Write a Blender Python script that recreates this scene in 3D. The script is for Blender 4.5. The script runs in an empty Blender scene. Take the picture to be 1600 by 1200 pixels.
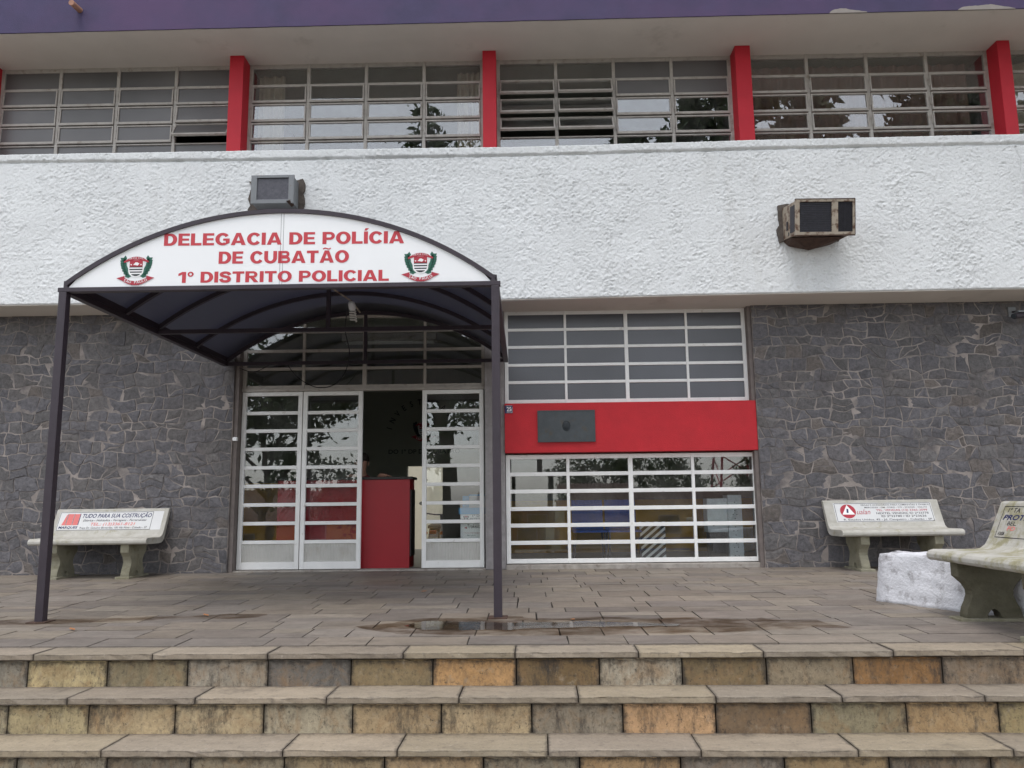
import bpy, bmesh, math, random
import numpy as np
from mathutils import Vector, Matrix, noise as mnoise

R = math.radians
rng = np.random.default_rng(7)
random.seed(7)
C = bpy.context.scene.collection
SC = bpy.context.scene

# ------------------------------------------------------------------ camera
def make_camera():
    pitch, yaw, roll, f = R(8.486), R(0.834), R(-0.669), 1235.0
    cy, sy, cp, sp = math.cos(yaw), math.sin(yaw), math.cos(pitch), math.sin(pitch)
    fwd = Vector((-sy*cp, cy*cp, sp)); right = Vector((cy, sy, 0)); up = right.cross(fwd)
    r = math.cos(roll)*right + math.sin(roll)*up
    u = -math.sin(roll)*right + math.cos(roll)*up
    cam = bpy.data.cameras.new('camera')
    cam.sensor_width = 36.0; cam.lens = 36.0*f/1600.0
    cam.clip_start = 0.05; cam.clip_end = 2000
    o = bpy.data.objects.new('camera', cam); C.objects.link(o)
    m = Matrix((r, u, -fwd)).transposed().to_4x4()
    m.translation = (0, 0, 0.786)
    o.matrix_world = m
    SC.camera = o
make_camera()

# ------------------------------------------------------------------ light
SUN_EL, SUN_AZ = R(72), R(195)          # azimuth measured clockwise from +Y
w = bpy.data.worlds.new('World'); SC.world = w; w.use_nodes = True
nt = w.node_tree; nt.nodes.clear()
sky = nt.nodes.new('ShaderNodeTexSky'); sky.sky_type = 'NISHITA'; sky.sun_disc = False
sky.sun_elevation = SUN_EL; sky.sun_rotation = SUN_AZ
sky.air_density = 1.0; sky.dust_density = 1.2; sky.ozone_density = 1.0
hs = nt.nodes.new('ShaderNodeHueSaturation'); hs.inputs['Saturation'].default_value = 0.26
bg = nt.nodes.new('ShaderNodeBackground'); bg.inputs['Strength'].default_value = 0.15
wo = nt.nodes.new('ShaderNodeOutputWorld')
nt.links.new(sky.outputs[0], hs.inputs['Color']); nt.links.new(hs.outputs[0], bg.inputs[0]); nt.links.new(bg.outputs[0], wo.inputs[0])

sl = bpy.data.lights.new('sun', 'SUN'); sl.energy = 0.6; sl.angle = R(28); sl.color = (1.0, 0.97, 0.93)
so = bpy.data.objects.new('sun', sl); C.objects.link(so)
d = Vector((math.sin(SUN_AZ)*math.cos(SUN_EL), math.cos(SUN_AZ)*math.cos(SUN_EL), math.sin(SUN_EL)))
so.rotation_euler = d.to_track_quat('Z', 'Y').to_euler(); so.location = (0, -10, 30)

SC.view_settings.view_transform = 'Standard'; SC.view_settings.look = 'None'
SC.view_settings.exposure = 1.25; SC.view_settings.gamma = 1.0
SC.render.engine = 'CYCLES'
SC.cycles.max_bounces = 10; SC.cycles.transparent_max_bounces = 16; SC.cycles.glossy_bounces = 4
SC.cycles.use_denoising = True

# ------------------------------------------------------------------ materials
def s2l(c):
    return tuple(((v/255)/12.92 if v/255 <= 0.04045 else (((v/255)+0.055)/1.055)**2.4) for v in c)

class NT:
    def __init__(s, name):
        s.m = bpy.data.materials.new(name); s.m.use_nodes = True
        s.t = s.m.node_tree; s.t.nodes.clear()
        s.out = s.n('OutputMaterial')
    def n(s, t, **kw):
        x = s.t.nodes.new('ShaderNode'+t)
        for k, v in kw.items(): setattr(x, k, v)
        return x
    def l(s, a, b): s.t.links.new(a, b)
    def pos(s, scale=(1, 1, 1)):
        g = s.n('NewGeometry'); mp = s.n('Mapping'); mp.inputs['Scale'].default_value = scale
        s.l(g.outputs['Position'], mp.inputs['Vector']); return mp.outputs[0]
    def noise(s, scale, detail=4, rough=0.55, vec=None, stretch=(1, 1, 1)):
        x = s.n('TexNoise'); x.inputs['Scale'].default_value = scale; x.inputs['Detail'].default_value = detail
        x.inputs['Roughness'].default_value = rough
        s.l(vec if vec is not None else s.pos(stretch), x.inputs['Vector']); return x.outputs['Fac']
    def ramp(s, fac, a, b, ca=0.0, cb=1.0):
        x = s.n('MapRange'); x.inputs['From Min'].default_value = a; x.inputs['From Max'].default_value = b
        x.inputs['To Min'].default_value = ca; x.inputs['To Max'].default_value = cb
        s.l(fac, x.inputs['Value']); return x.outputs[0]
    def mix(s, fac, a, b, mode='MIX'):
        x = s.n('Mix', data_type='RGBA', blend_type=mode)
        for v, i in ((fac, 0), (a, 6), (b, 7)):
            if hasattr(v, 'is_linked') or hasattr(v, 'links'): s.l(v, x.inputs[i])
            else: x.inputs[i].default_value = v if i == 0 else (*v[:3], 1)
        return x.outputs[2]
    def attr(s, name='Col'):
        a = s.n('Attribute'); a.attribute_name = name; return a.outputs['Color']
    def bump(s, h, strength=0.4, dist=0.01, prev=None):
        b = s.n('Bump'); b.inputs['Strength'].default_value = strength; b.inputs['Distance'].default_value = dist
        s.l(h, b.inputs['Height'])
        if prev is not None: s.l(prev, b.inputs['Normal'])
        return b.outputs[0]
    def pr(s, col, rough=0.7, metal=0.0, spec=0.5, normal=None, **kw):
        p = s.n('BsdfPrincipled')
        if hasattr(col, 'links'): s.l(col, p.inputs['Base Color'])
        else: p.inputs['Base Color'].default_value = (*col[:3], 1)
        if hasattr(rough, 'links'): s.l(rough, p.inputs['Roughness'])
        else: p.inputs['Roughness'].default_value = rough
        p.inputs['Metallic'].default_value = metal; p.inputs['Specular IOR Level'].default_value = spec
        if normal is not None: s.l(normal, p.inputs['Normal'])
        for k, v in kw.items(): p.inputs[k].default_value = v
        s.l(p.outputs[0], s.out.inputs['Surface']); return p

def simple(name, col, rough=0.6, var=0.12, scale=8, bscale=60, bstr=0.15, metal=0.0, spec=0.4, dirt=None, dscale=5, dlo=0.55, dhi=0.75, stretch=(1, 1, 1), attr=False):
    m = NT(name)
    n1 = m.noise(scale, 5, 0.6, stretch=stretch)
    f = m.ramp(n1, 0.25, 0.75, 1-var, 1+var)
    base = m.mix(1.0, col, m.attr(), 'MULTIPLY') if attr else None
    cc = m.n('CombineColor')
    for i in range(3): m.l(f, cc.inputs[i])
    c = m.mix(1.0, base if base is not None else col, cc.outputs[0], 'MULTIPLY')
    if dirt:
        n2 = m.noise(dscale, 6, 0.65, stretch=stretch)
        c = m.mix(m.ramp(n2, dlo, dhi), c, dirt)
    nb = m.bump(m.noise(bscale, 4, 0.6), bstr, 0.01)
    m.pr(c, rough, metal, spec, nb)
    return m.m

M = {}
M['stucco'] = simple('white_stucco', (0.635, 0.65, 0.665), 0.9, 0.05, 1.6, 55, 0.7, dirt=(0.42, 0.41, 0.38), dscale=0.9, dlo=0.60, dhi=0.95)
def stucco_mat():
    m = NT('white_stucco')
    n1 = m.noise(1.6, 5, 0.6); f = m.ramp(n1, 0.25, 0.75, 0.94, 1.05)
    cc = m.n('CombineColor')
    for i in range(3): m.l(f, cc.inputs[i])
    c = m.mix(1.0, (0.675, 0.688, 0.692), cc.outputs[0], 'MULTIPLY')
    c = m.mix(m.ramp(m.noise(1.1, 6, 0.7, stretch=(3.0, 1, 0.35)), 0.55, 0.80, 0, 0.40), c, (0.46, 0.45, 0.42))   # rain runs
    c = m.mix(m.ramp(m.noise(34, 5, 0.8), 0.575, 0.66, 0, 0.6), c, (0.34, 0.335, 0.335))                            # grey flecks: self-shadow of the rough stucco put into the colour
    b = m.bump(m.noise(60, 4, 0.7), 0.55, 0.008)
    m.pr(c, 0.9, 0, 0.3, b); return m.m
M['stucco'] = stucco_mat()
M['soffit'] = simple('soffit_paint', (0.62, 0.57, 0.52), 0.8, 0.05, 2, 40, 0.06, dirt=(0.35, 0.31, 0.27), dscale=1.4, dlo=0.6, dhi=0.9)
M['fascia'] = simple('fascia_paint', (0.050, 0.040, 0.098), 0.75, 0.18, 3, 120, 0.3, dirt=(0.078, 0.044, 0.112), dscale=0.6, dlo=0.4, dhi=0.65)
M['red'] = simple('red_paint', (0.47, 0.013, 0.022), 0.6, 0.10, 5, 150, 0.35, dirt=(0.40, 0.012, 0.018), dscale=2.2, dlo=0.5, dhi=0.8)
M['redcol'] = simple('red_column_paint', (0.47, 0.014, 0.028), 0.6, 0.08, 4, 120, 0.12)
M['counter'] = simple('counter_red_laminate', (0.30, 0.012, 0.02), 0.35, 0.05, 4, 100, 0.03)
M['dark'] = simple('dark_wood', (0.02, 0.016, 0.015), 0.4)
M['frame'] = simple('painted_frame', (0.79, 0.785, 0.77), 0.5, 0.06, 6, 60, 0.08, dirt=(0.33, 0.28, 0.22), dscale=7, dlo=0.62, dhi=0.85)
M['frame2'] = simple('weathered_frame', (0.40, 0.37, 0.34), 0.55, 0.14, 9, 60, 0.12, dirt=(0.20, 0.16, 0.12), dscale=10, dlo=0.55, dhi=0.8)
M['kick'] = simple('kick_panel', (0.52, 0.51, 0.48), 0.5, 0.08, 5, 60, 0.05, dirt=(0.32, 0.26, 0.19), dscale=3, dlo=0.55, dhi=0.9)
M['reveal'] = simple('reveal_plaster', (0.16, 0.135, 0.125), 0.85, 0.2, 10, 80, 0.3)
M['jamb'] = simple('grey_jamb_render', (0.27, 0.25, 0.25), 0.85, 0.18, 14, 120, 0.4)
M['steel'] = simple('dark_painted_steel', (0.036, 0.027, 0.036), 0.45, 0.15, 10, 80, 0.08, dirt=(0.07, 0.06, 0.035), dscale=8, dlo=0.68, dhi=0.85)
M['sign'] = simple('sign_sheet', (0.80, 0.81, 0.82), 0.4, 0.02, 3, 80, 0.02)
M['letter'] = simple('red_lettering', (0.50, 0.045, 0.06), 0.5, 0.04)
M['black'] = simple('black_print', (0.015, 0.015, 0.02), 0.6, 0.05)
M['navy'] = simple('navy_print', (0.02, 0.025, 0.09), 0.6, 0.05)
M['pink'] = simple('faded_red_print', (0.62, 0.16, 0.15), 0.6, 0.05)
M['green'] = simple('emblem_green', (0.03, 0.13, 0.09), 0.6, 0.05)
M['white'] = simple('white_paint', (0.80, 0.80, 0.80), 0.5, 0.03)
M['eblack'] = simple('emblem_black', (0.02, 0.025, 0.03), 0.6, 0.05)
M['ered'] = simple('emblem_red', (0.38, 0.03, 0.05), 0.6, 0.05)
M['board'] = simple('advert_paint', (0.60, 0.60, 0.60), 0.6, 0.04, 6, dirt=(0.55, 0.52, 0.42), dscale=4, dlo=0.6, dhi=0.9)
M['mortar'] = simple('pale_mortar', (0.285, 0.25, 0.23), 0.95, 0.3, 6, 100, 0.5, dirt=(0.11, 0.10, 0.10), dscale=1.9, dlo=0.45, dhi=0.60)
M['plaque'] = simple('bronze_plaque', (0.060, 0.068, 0.074), 0.45, 0.15, 12, 40, 0.15, metal=0.3, dirt=(0.085, 0.06, 0.035), dscale=9)
M['interior'] = simple('interior_paint', (0.26, 0.27, 0.22), 0.8, 0.04)
M['intfloor'] = simple('interior_floor', (0.16, 0.15, 0.14), 0.35, 0.08)
M['yard'] = simple('yard_wall_cream', (0.72, 0.68, 0.56), 0.8, 0.05)
M['rust'] = simple('rusted_metal', (0.065, 0.036, 0.026), 0.85, 0.4, 20, 60, 0.4)
M['acgrey'] = simple('grey_appliance_paint', (0.18, 0.19, 0.20), 0.5, 0.06, 6, dirt=(0.16, 0.09, 0.05), dscale=14, dlo=0.62, dhi=0.72)
M['accream'] = simple('cream_appliance_paint', (0.34, 0.29, 0.23), 0.6, 0.12, 6, dirt=(0.10, 0.05, 0.03), dscale=13, dlo=0.47, dhi=0.62)
M['grille'] = simple('dark_grille', (0.028, 0.027, 0.035), 0.6, 0.3, 20)
M['fin'] = simple('grey_fins', (0.11, 0.11, 0.13), 0.5, 0.3, 30, dirt=(0.35, 0.35, 0.38), dscale=26, dlo=0.66, dhi=0.72)
M['coil'] = simple('dark_coil', (0.03, 0.03, 0.04), 0.5, 0.3, 30, dirt=(0.30, 0.30, 0.33), dscale=30, dlo=0.68, dhi=0.73)
M['hole'] = simple('broken_cement', (0.09, 0.075, 0.065), 0.95, 0.4, 20, 60, 0.6)
M['cement'] = simple('cement_sill', (0.33, 0.30, 0.27), 0.9, 0.25, 9, 90, 0.5, dirt=(0.13, 0.09, 0.07), dscale=7)
M['curtain_brown'] = simple('brown_curtain', (0.20, 0.11, 0.09), 0.9, 0.15, 6)
M['curtain_cream'] = simple('cream_curtain', (0.42, 0.36, 0.28), 0.9, 0.1, 6)
M['blueplastic'] = simple('blue_plastic', (0.05, 0.28, 0.52), 0.4, 0.04)
M['darkblue'] = simple('dark_blue_plastic', (0.03, 0.09, 0.36), 0.4, 0.05)
M['yellow'] = simple('ochre_wall', (0.66, 0.38, 0.08), 0.8, 0.1, 2)
M['tile'] = simple('roof_tile', (0.14, 0.09, 0.075), 0.85, 0.3, 3)
M['brick'] = simple('dark_red_wall', (0.20, 0.04, 0.035), 0.8, 0.15)
M['asphalt'] = simple('asphalt', (0.075, 0.072, 0.07), 0.9, 0.2, 1.2, 80, 0.3)
M['earth'] = simple('verge_earth', (0.10, 0.10, 0.06), 0.95, 0.3, 0.7)
M['bark'] = simple('bark', (0.075, 0.058, 0.045), 0.95, 0.3, 8, 30, 0.6)
M['skin'] = simple('skin', (0.38, 0.20, 0.14), 0.55, 0.05)
M['shirt'] = simple('dark_red_shirt', (0.16, 0.03, 0.035), 0.85, 0.08)
M['trousers'] = simple('dark_trousers', (0.03, 0.03, 0.04), 0.85, 0.08)
M['hair'] = simple('dark_hair', (0.02, 0.015, 0.012), 0.6, 0.2, 60)
M['rubber'] = simple('rubber', (0.02, 0.02, 0.02), 0.7)
M['chrome'] = simple('chrome', (0.6, 0.6, 0.6), 0.15, 0.02, metal=1.0)
M['orange'] = simple('orange_lens', (0.7, 0.2, 0.03), 0.2, 0.02)
M['redlens'] = simple('red_lens', (0.45, 0.02, 0.02), 0.2, 0.02)
M['whiteblock'] = simple('whitewash', (0.62, 0.62, 0.65), 0.9, 0.10, 9, 45, 0.9, dirt=(0.24, 0.225, 0.23), dscale=8, dlo=0.54, dhi=0.72)
M['polewood'] = simple('pole_concrete', (0.13, 0.125, 0.115), 0.9, 0.15)
M['leafy'] = simple('dead_leaf', (0.35, 0.15, 0.06), 0.8, 0.2)
M['clay'] = simple('clay_pipe', (0.36, 0.19, 0.13), 0.8, 0.12)
M['render_patch'] = simple('bare_render', (0.27, 0.245, 0.225), 0.9, 0.1, 12, 60, 0.4)
M['wire'] = simple('black_cable', (0.012, 0.011, 0.014), 0.5)
M['bulb'] = simple('bulb_glass', (0.75, 0.74, 0.70), 0.35, 0.02)

def schlick(m, f0):
    g = m.n('NewGeometry'); dp = m.n('VectorMath', operation='DOT_PRODUCT')
    m.l(g.outputs['Incoming'], dp.inputs[0]); m.l(g.outputs['Normal'], dp.inputs[1])
    ab = m.n('Math', operation='ABSOLUTE'); m.l(dp.outputs['Value'], ab.inputs[0])
    iv = m.n('Math', operation='SUBTRACT'); iv.inputs[0].default_value = 1.0; m.l(ab.outputs[0], iv.inputs[1])
    pw = m.n('Math', operation='POWER'); m.l(iv.outputs[0], pw.inputs[0]); pw.inputs[1].default_value = 5.0
    ma = m.n('Math', operation='MULTIPLY_ADD'); m.l(pw.outputs[0], ma.inputs[0]); ma.inputs[1].default_value = 1-f0; ma.inputs[2].default_value = f0
    return ma.outputs[0]
def glass(name, tint=(0.93, 0.95, 0.95), f0=0.075, rough=0.0):
    m = NT(name)
    tr = m.n('BsdfTransparent'); tr.inputs[0].default_value = (*tint, 1)
    gl = m.n('BsdfGlossy'); gl.inputs['Roughness'].default_value = rough; gl.inputs['Color'].default_value = (1, 1, 1, 1)
    mx = m.n('MixShader'); m.l(schlick(m, f0), mx.inputs[0]); m.l(tr.outputs[0], mx.inputs[1]); m.l(gl.outputs[0], mx.inputs[2])
    # thin film of dust
    df = m.n('BsdfDiffuse'); df.inputs[0].default_value = (0.35, 0.34, 0.33, 1)
    m2 = m.n('MixShader'); m.l(m.ramp(m.noise(3.0, 6, 0.7), 0.4, 0.8, 0.0, 0.10), m2.inputs[0]); m.l(mx.outputs[0], m2.inputs[1]); m.l(df.outputs[0], m2.inputs[2])
    m.l(m2.outputs[0], m.out.inputs['Surface']); return m.m
M['glass'] = glass('clear_glass')
M['glass2'] = glass('upper_clear_glass', f0=0.125)

def frosted(name, col, rough):
    m = NT(name)
    n = m.noise(1.1, 2, 0.5)
    f = m.ramp(n, 0.3, 0.7, 0.75, 1.25)
    cc = m.n('CombineColor')
    for i in range(3): m.l(f, cc.inputs[i])
    nb = m.bump(m.noise(55, 2, 0.5), 0.12, 0.01)
    m.pr(m.mix(1.0, col, cc.outputs[0], 'MULTIPLY'), rough, 0, 0.6, nb)
    return m.m
M['frost'] = frosted('textured_obscure_glass', (0.065, 0.067, 0.080), 0.28)
M['frost2'] = frosted('dusty_obscure_glass', (0.105, 0.10, 0.10), 0.38)

def stone_mat():
    m = NT('grey_stone')
    n1 = m.noise(16, 7, 0.75); n2 = m.noise(2.0, 3, 0.5); n3 = m.noise(75, 4, 0.7)
    c = m.mix(1.0, m.attr(), (1, 1, 1), 'MULTIPLY')
    f = m.ramp(n1, 0.3, 0.7, 0.60, 1.40)
    cc = m.n('CombineColor')
    for i in range(3): m.l(f, cc.inputs[i])
    c = m.mix(1.0, c, cc.outputs[0], 'MULTIPLY')
    c = m.mix(m.ramp(n2, 0.5, 0.8, 0, 0.35), c, (0.15, 0.125, 0.105))
    c = m.mix(m.ramp(m.noise(27, 5, 0.75), 0.50, 0.66, 0, 0.55), c, (0.045, 0.042, 0.047))
    c = m.mix(m.ramp(m.noise(33, 5, 0.75), 0.56, 0.70, 0, 0.5), c, (0.20, 0.19, 0.19))
    b = m.bump(n1, 0.55, 0.02); b = m.bump(n3, 0.3, 0.006, b)
    m.pr(c, 0.8, 0, 0.35, b); return m.m
M['stone'] = stone_mat()

def paving_mat():
    m = NT('slate_paving')
    n1 = m.noise(5, 6, 0.65, stretch=(1, 2.2, 1)); n2 = m.noise(0.55, 3, 0.5); n3 = m.noise(70, 4, 0.6)
    f = m.ramp(n1, 0.25, 0.75, 0.72, 1.25)
    cc = m.n('CombineColor')
    for i in range(3): m.l(f, cc.inputs[i])
    c = m.mix(1.0, m.attr(), cc.outputs[0], 'MULTIPLY')
    c = m.mix(m.ramp(m.noise(1.7, 6, 0.7, stretch=(1, 2.5, 1)), 0.56, 0.74, 0, 0.7), c, (0.075, 0.055, 0.042))
    c = m.mix(m.ramp(m.noise(2.6, 6, 0.7), 0.62, 0.76, 0, 0.4), c, (0.22, 0.20, 0.18))
    c = m.mix(m.ramp(m.noise(26, 6, 0.8, stretch=(1, 1.6, 1)), 0.52, 0.68, 0, 0.55), c, (0.07, 0.058, 0.05))
    c = m.mix(m.ramp(m.noise(31, 6, 0.8, stretch=(1, 1.6, 1)), 0.56, 0.70, 0, 0.5), c, (0.27, 0.25, 0.23))
    rgh = m.ramp(n2, 0.35, 0.65, 0.52, 0.80)
    b = m.bump(n1, 0.35, 0.012); b = m.bump(n3, 0.2, 0.004, b)
    m.pr(c, rgh, 0, 0.45, b); return m.m
M['paving'] = paving_mat()

def edge_grime(m, h, reach, amp, scale):
    """lichen and soot creeping in from a stone's own borders; returns 0..1"""
    at = m.n('Attribute'); at.attribute_name = 'Edge'
    sp = m.n('SeparateXYZ'); m.l(at.outputs['Vector'], sp.inputs[0])
    def ma(op, x, y=None):
        q = m.n('Math', operation=op)
        for v, i in ((x, 0), (y, 1)):
            if v is None: continue
            if hasattr(v, 'links'): m.l(v, q.inputs[i])
            else: q.inputs[i].default_value = v
        return q.outputs[0]
    u, v, L = sp.outputs[0], sp.outputs[1], sp.outputs[2]
    du = ma('MULTIPLY', ma('MINIMUM', u, ma('SUBTRACT', 1.0, u)), L)
    dv = ma('MULTIPLY', ma('MINIMUM', v, ma('SUBTRACT', 1.0, v)), h)
    d = ma('MINIMUM', du, dv)
    n = ma('MULTIPLY', ma('SUBTRACT', m.noise(scale, 6, 0.75), 0.5), amp)
    return m.ramp(ma('ADD', d, n), 0.0, reach, 1.0, 0.0)
def stepstone_mat():
    m = NT('quarried_step_stone')
    n1 = m.noise(7, 6, 0.7); n3 = m.noise(70, 5, 0.7); n4 = m.noise(24, 5, 0.7, stretch=(1.6, 1, 0.8))
    f = m.ramp(n1, 0.25, 0.75, 0.74, 1.22)
    f2 = m.ramp(n3, 0.3, 0.7, 0.86, 1.12)
    cc = m.n('CombineColor'); c2 = m.n('CombineColor')
    for i in range(3): m.l(f, cc.inputs[i]); m.l(f2, c2.inputs[i])
    c = m.mix(1.0, m.mix(1.0, m.attr(), cc.outputs[0], 'MULTIPLY'), c2.outputs[0], 'MULTIPLY')
    vn = m.n('TexNoise'); vn.inputs['Scale'].default_value = 3.3; vn.inputs['Detail'].default_value = 7; vn.inputs['Roughness'].default_value = 0.7; vn.inputs['Distortion'].default_value = 1.6; m.l(m.pos((1.6, 1, 1.3)), vn.inputs['Vector'])
    c = m.mix(m.ramp(vn.outputs['Fac'], 0.48, 0.66, 0, 0.6), c, (0.27, 0.165, 0.082))
    c = m.mix(m.ramp(n4, 0.50, 0.70, 0, 0.6), c, (0.10, 0.082, 0.062))
    c = m.mix(m.ramp(m.noise(19, 5, 0.7), 0.56, 0.72, 0, 0.5), c, (0.36, 0.31, 0.235))
    st = m.ramp(m.noise(4.2, 8, 0.8, stretch=(1.3, 1, 0.45)), 0.53, 0.66, 0, 0.85)
    c = m.mix(st, c, (0.048, 0.042, 0.038))
    sp = m.ramp(m.noise(40, 6, 0.8), 0.55, 0.66, 0, 0.75)
    c = m.mix(sp, c, (0.05, 0.044, 0.038))
    g = edge_grime(m, 0.15, 0.024, 0.085, 16)
    c = m.mix(m.ramp(g, 0, 1, 0, 0.85), c, (0.040, 0.034, 0.029))
    b = m.bump(n1, 0.5, 0.018); b = m.bump(n3, 0.5, 0.006, b)
    m.pr(c, 0.85, 0, 0.3, b); return m.m
M['step'] = stepstone_mat()

def tread_mat():
    m = NT('worn_tread_stone')
    n1 = m.noise(6, 6, 0.7, stretch=(0.7, 1.6, 1)); n3 = m.noise(80, 5, 0.7)
    f = m.ramp(n1, 0.25, 0.75, 0.80, 1.18); f2 = m.ramp(n3, 0.3, 0.7, 0.88, 1.10)
    cc = m.n('CombineColor'); c2 = m.n('CombineColor')
    for i in range(3): m.l(f, cc.inputs[i]); m.l(f2, c2.inputs[i])
    c = m.mix(1.0, m.mix(1.0, m.attr(), cc.outputs[0], 'MULTIPLY'), c2.outputs[0], 'MULTIPLY')
    c = m.mix(m.ramp(m.noise(5, 7, 0.78), 0.56, 0.70, 0, 0.6), c, (0.085, 0.07, 0.058))
    c = m.mix(m.ramp(m.noise(36, 6, 0.8), 0.54, 0.68, 0, 0.55), c, (0.085, 0.07, 0.06))
    c = m.mix(m.ramp(m.noise(41, 6, 0.8), 0.57, 0.70, 0, 0.5), c, (0.42, 0.38, 0.34))
    g = edge_grime(m, 0.09, 0.016, 0.05, 14)
    c = m.mix(m.ramp(g, 0, 1, 0, 0.75), c, (0.055, 0.045, 0.038))
    b = m.bump(n1, 0.4, 0.014); b = m.bump(n3, 0.35, 0.004, b)
    m.pr(c, 0.78, 0, 0.35, b); return m.m
M['tread'] = tread_mat()

def concrete_mat(name='weathered_concrete', mo=0.56):
    m = NT(name)
    n1 = m.noise(9, 6, 0.65); n3 = m.noise(110, 4, 0.6)
    c = m.mix(m.ramp(n1, 0.3, 0.72), (0.47, 0.455, 0.42), (0.34, 0.325, 0.28))
    c = m.mix(m.ramp(m.noise(5.5, 6, 0.7), mo, mo+0.14, 0, 0.75), c, (0.22, 0.20, 0.09))
    c = m.mix(m.ramp(m.noise(17, 5, 0.7), 0.64, 0.74, 0, 0.6), c, (0.13, 0.115, 0.095))
    b = m.bump(n1, 0.35, 0.01); b = m.bump(n3, 0.3, 0.004, b)
    m.pr(c, 0.85, 0, 0.3, b); return m.m
M['concrete'] = concrete_mat()
M['concrete2'] = concrete_mat('mossy_concrete', 0.47)
M['leg'] = simple('mossy_concrete_leg', (0.24, 0.225, 0.165), 0.9, 0.2, 9, 90, 0.4, dirt=(0.12, 0.105, 0.05), dscale=6, dlo=0.5, dhi=0.75)

M['leg_shaded'] = simple('shaded_mossy_leg', (0.115, 0.105, 0.072), 0.9, 0.2, 9, 90, 0.4, dirt=(0.05, 0.045, 0.022), dscale=6, dlo=0.45, dhi=0.75)  # mossy leg tone darkened: shade under the near bench painted into the colour

def roof_mat():
    m = NT('smoked_roof_sheet')
    p = m.pr((0.022, 0.022, 0.030), 0.35, 0, 0.5)
    t = m.n('BsdfTranslucent'); t.inputs[0].default_value = (0.085, 0.086, 0.108, 1)
    a = m.n('AddShader'); m.l(p.outputs[0], a.inputs[0]); m.l(t.outputs[0], a.inputs[1]); m.l(a.outputs[0], m.out.inputs['Surface'])
    return m.m
M['roofsheet'] = roof_mat()

def water_mat():
    m = NT('puddle_water')
    tr = m.n('BsdfTransparent'); tr.inputs[0].default_value = (0.62, 0.55, 0.48, 1)
    gl = m.n('BsdfGlossy'); gl.inputs['Roughness'].default_value = 0.06
    nb = m.bump(m.noise(7, 3, 0.6), 0.05, 0.01); m.l(nb, gl.inputs['Normal'])
    # the film breaks up where slab edges stand proud of the water
    k = m.n('Math', operation='MULTIPLY'); m.l(schlick(m, 0.06), k.inputs[0]); m.l(m.ramp(m.noise(3.2, 6, 0.7, stretch=(1, 2.2, 1)), 0.30, 0.44, 0.45, 1.0), k.inputs[1])
    mx = m.n('MixShader'); m.l(k.outputs[0], mx.inputs[0]); m.l(tr.outputs[0], mx.inputs[1]); m.l(gl.outputs[0], mx.inputs[2])
    m.l(mx.outputs[0], m.out.inputs['Surface']); return m.m
M['water'] = water_mat()

def damp_mat():
    m = NT('damp_film')
    tr = m.n('BsdfTransparent')
    c = m.mix(m.ramp(m.noise(3.4, 7, 0.75, stretch=(1, 1.8, 1)), 0.38, 0.62), (0.97, 0.96, 0.95), (0.58, 0.52, 0.47))
    m.l(c, tr.inputs[0])
    m.l(tr.outputs[0], m.out.inputs['Surface']); return m.m
M['damp'] = damp_mat()

def leaf_mat():
    m = NT('foliage')
    c = m.mix(m.ramp(m.noise(0.9, 3), 0.35, 0.65), (0.035, 0.06, 0.018), (0.075, 0.115, 0.035))
    p = m.pr(c, 0.6, 0, 0.3)
    return m.m
M['leaf'] = leaf_mat()

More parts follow.
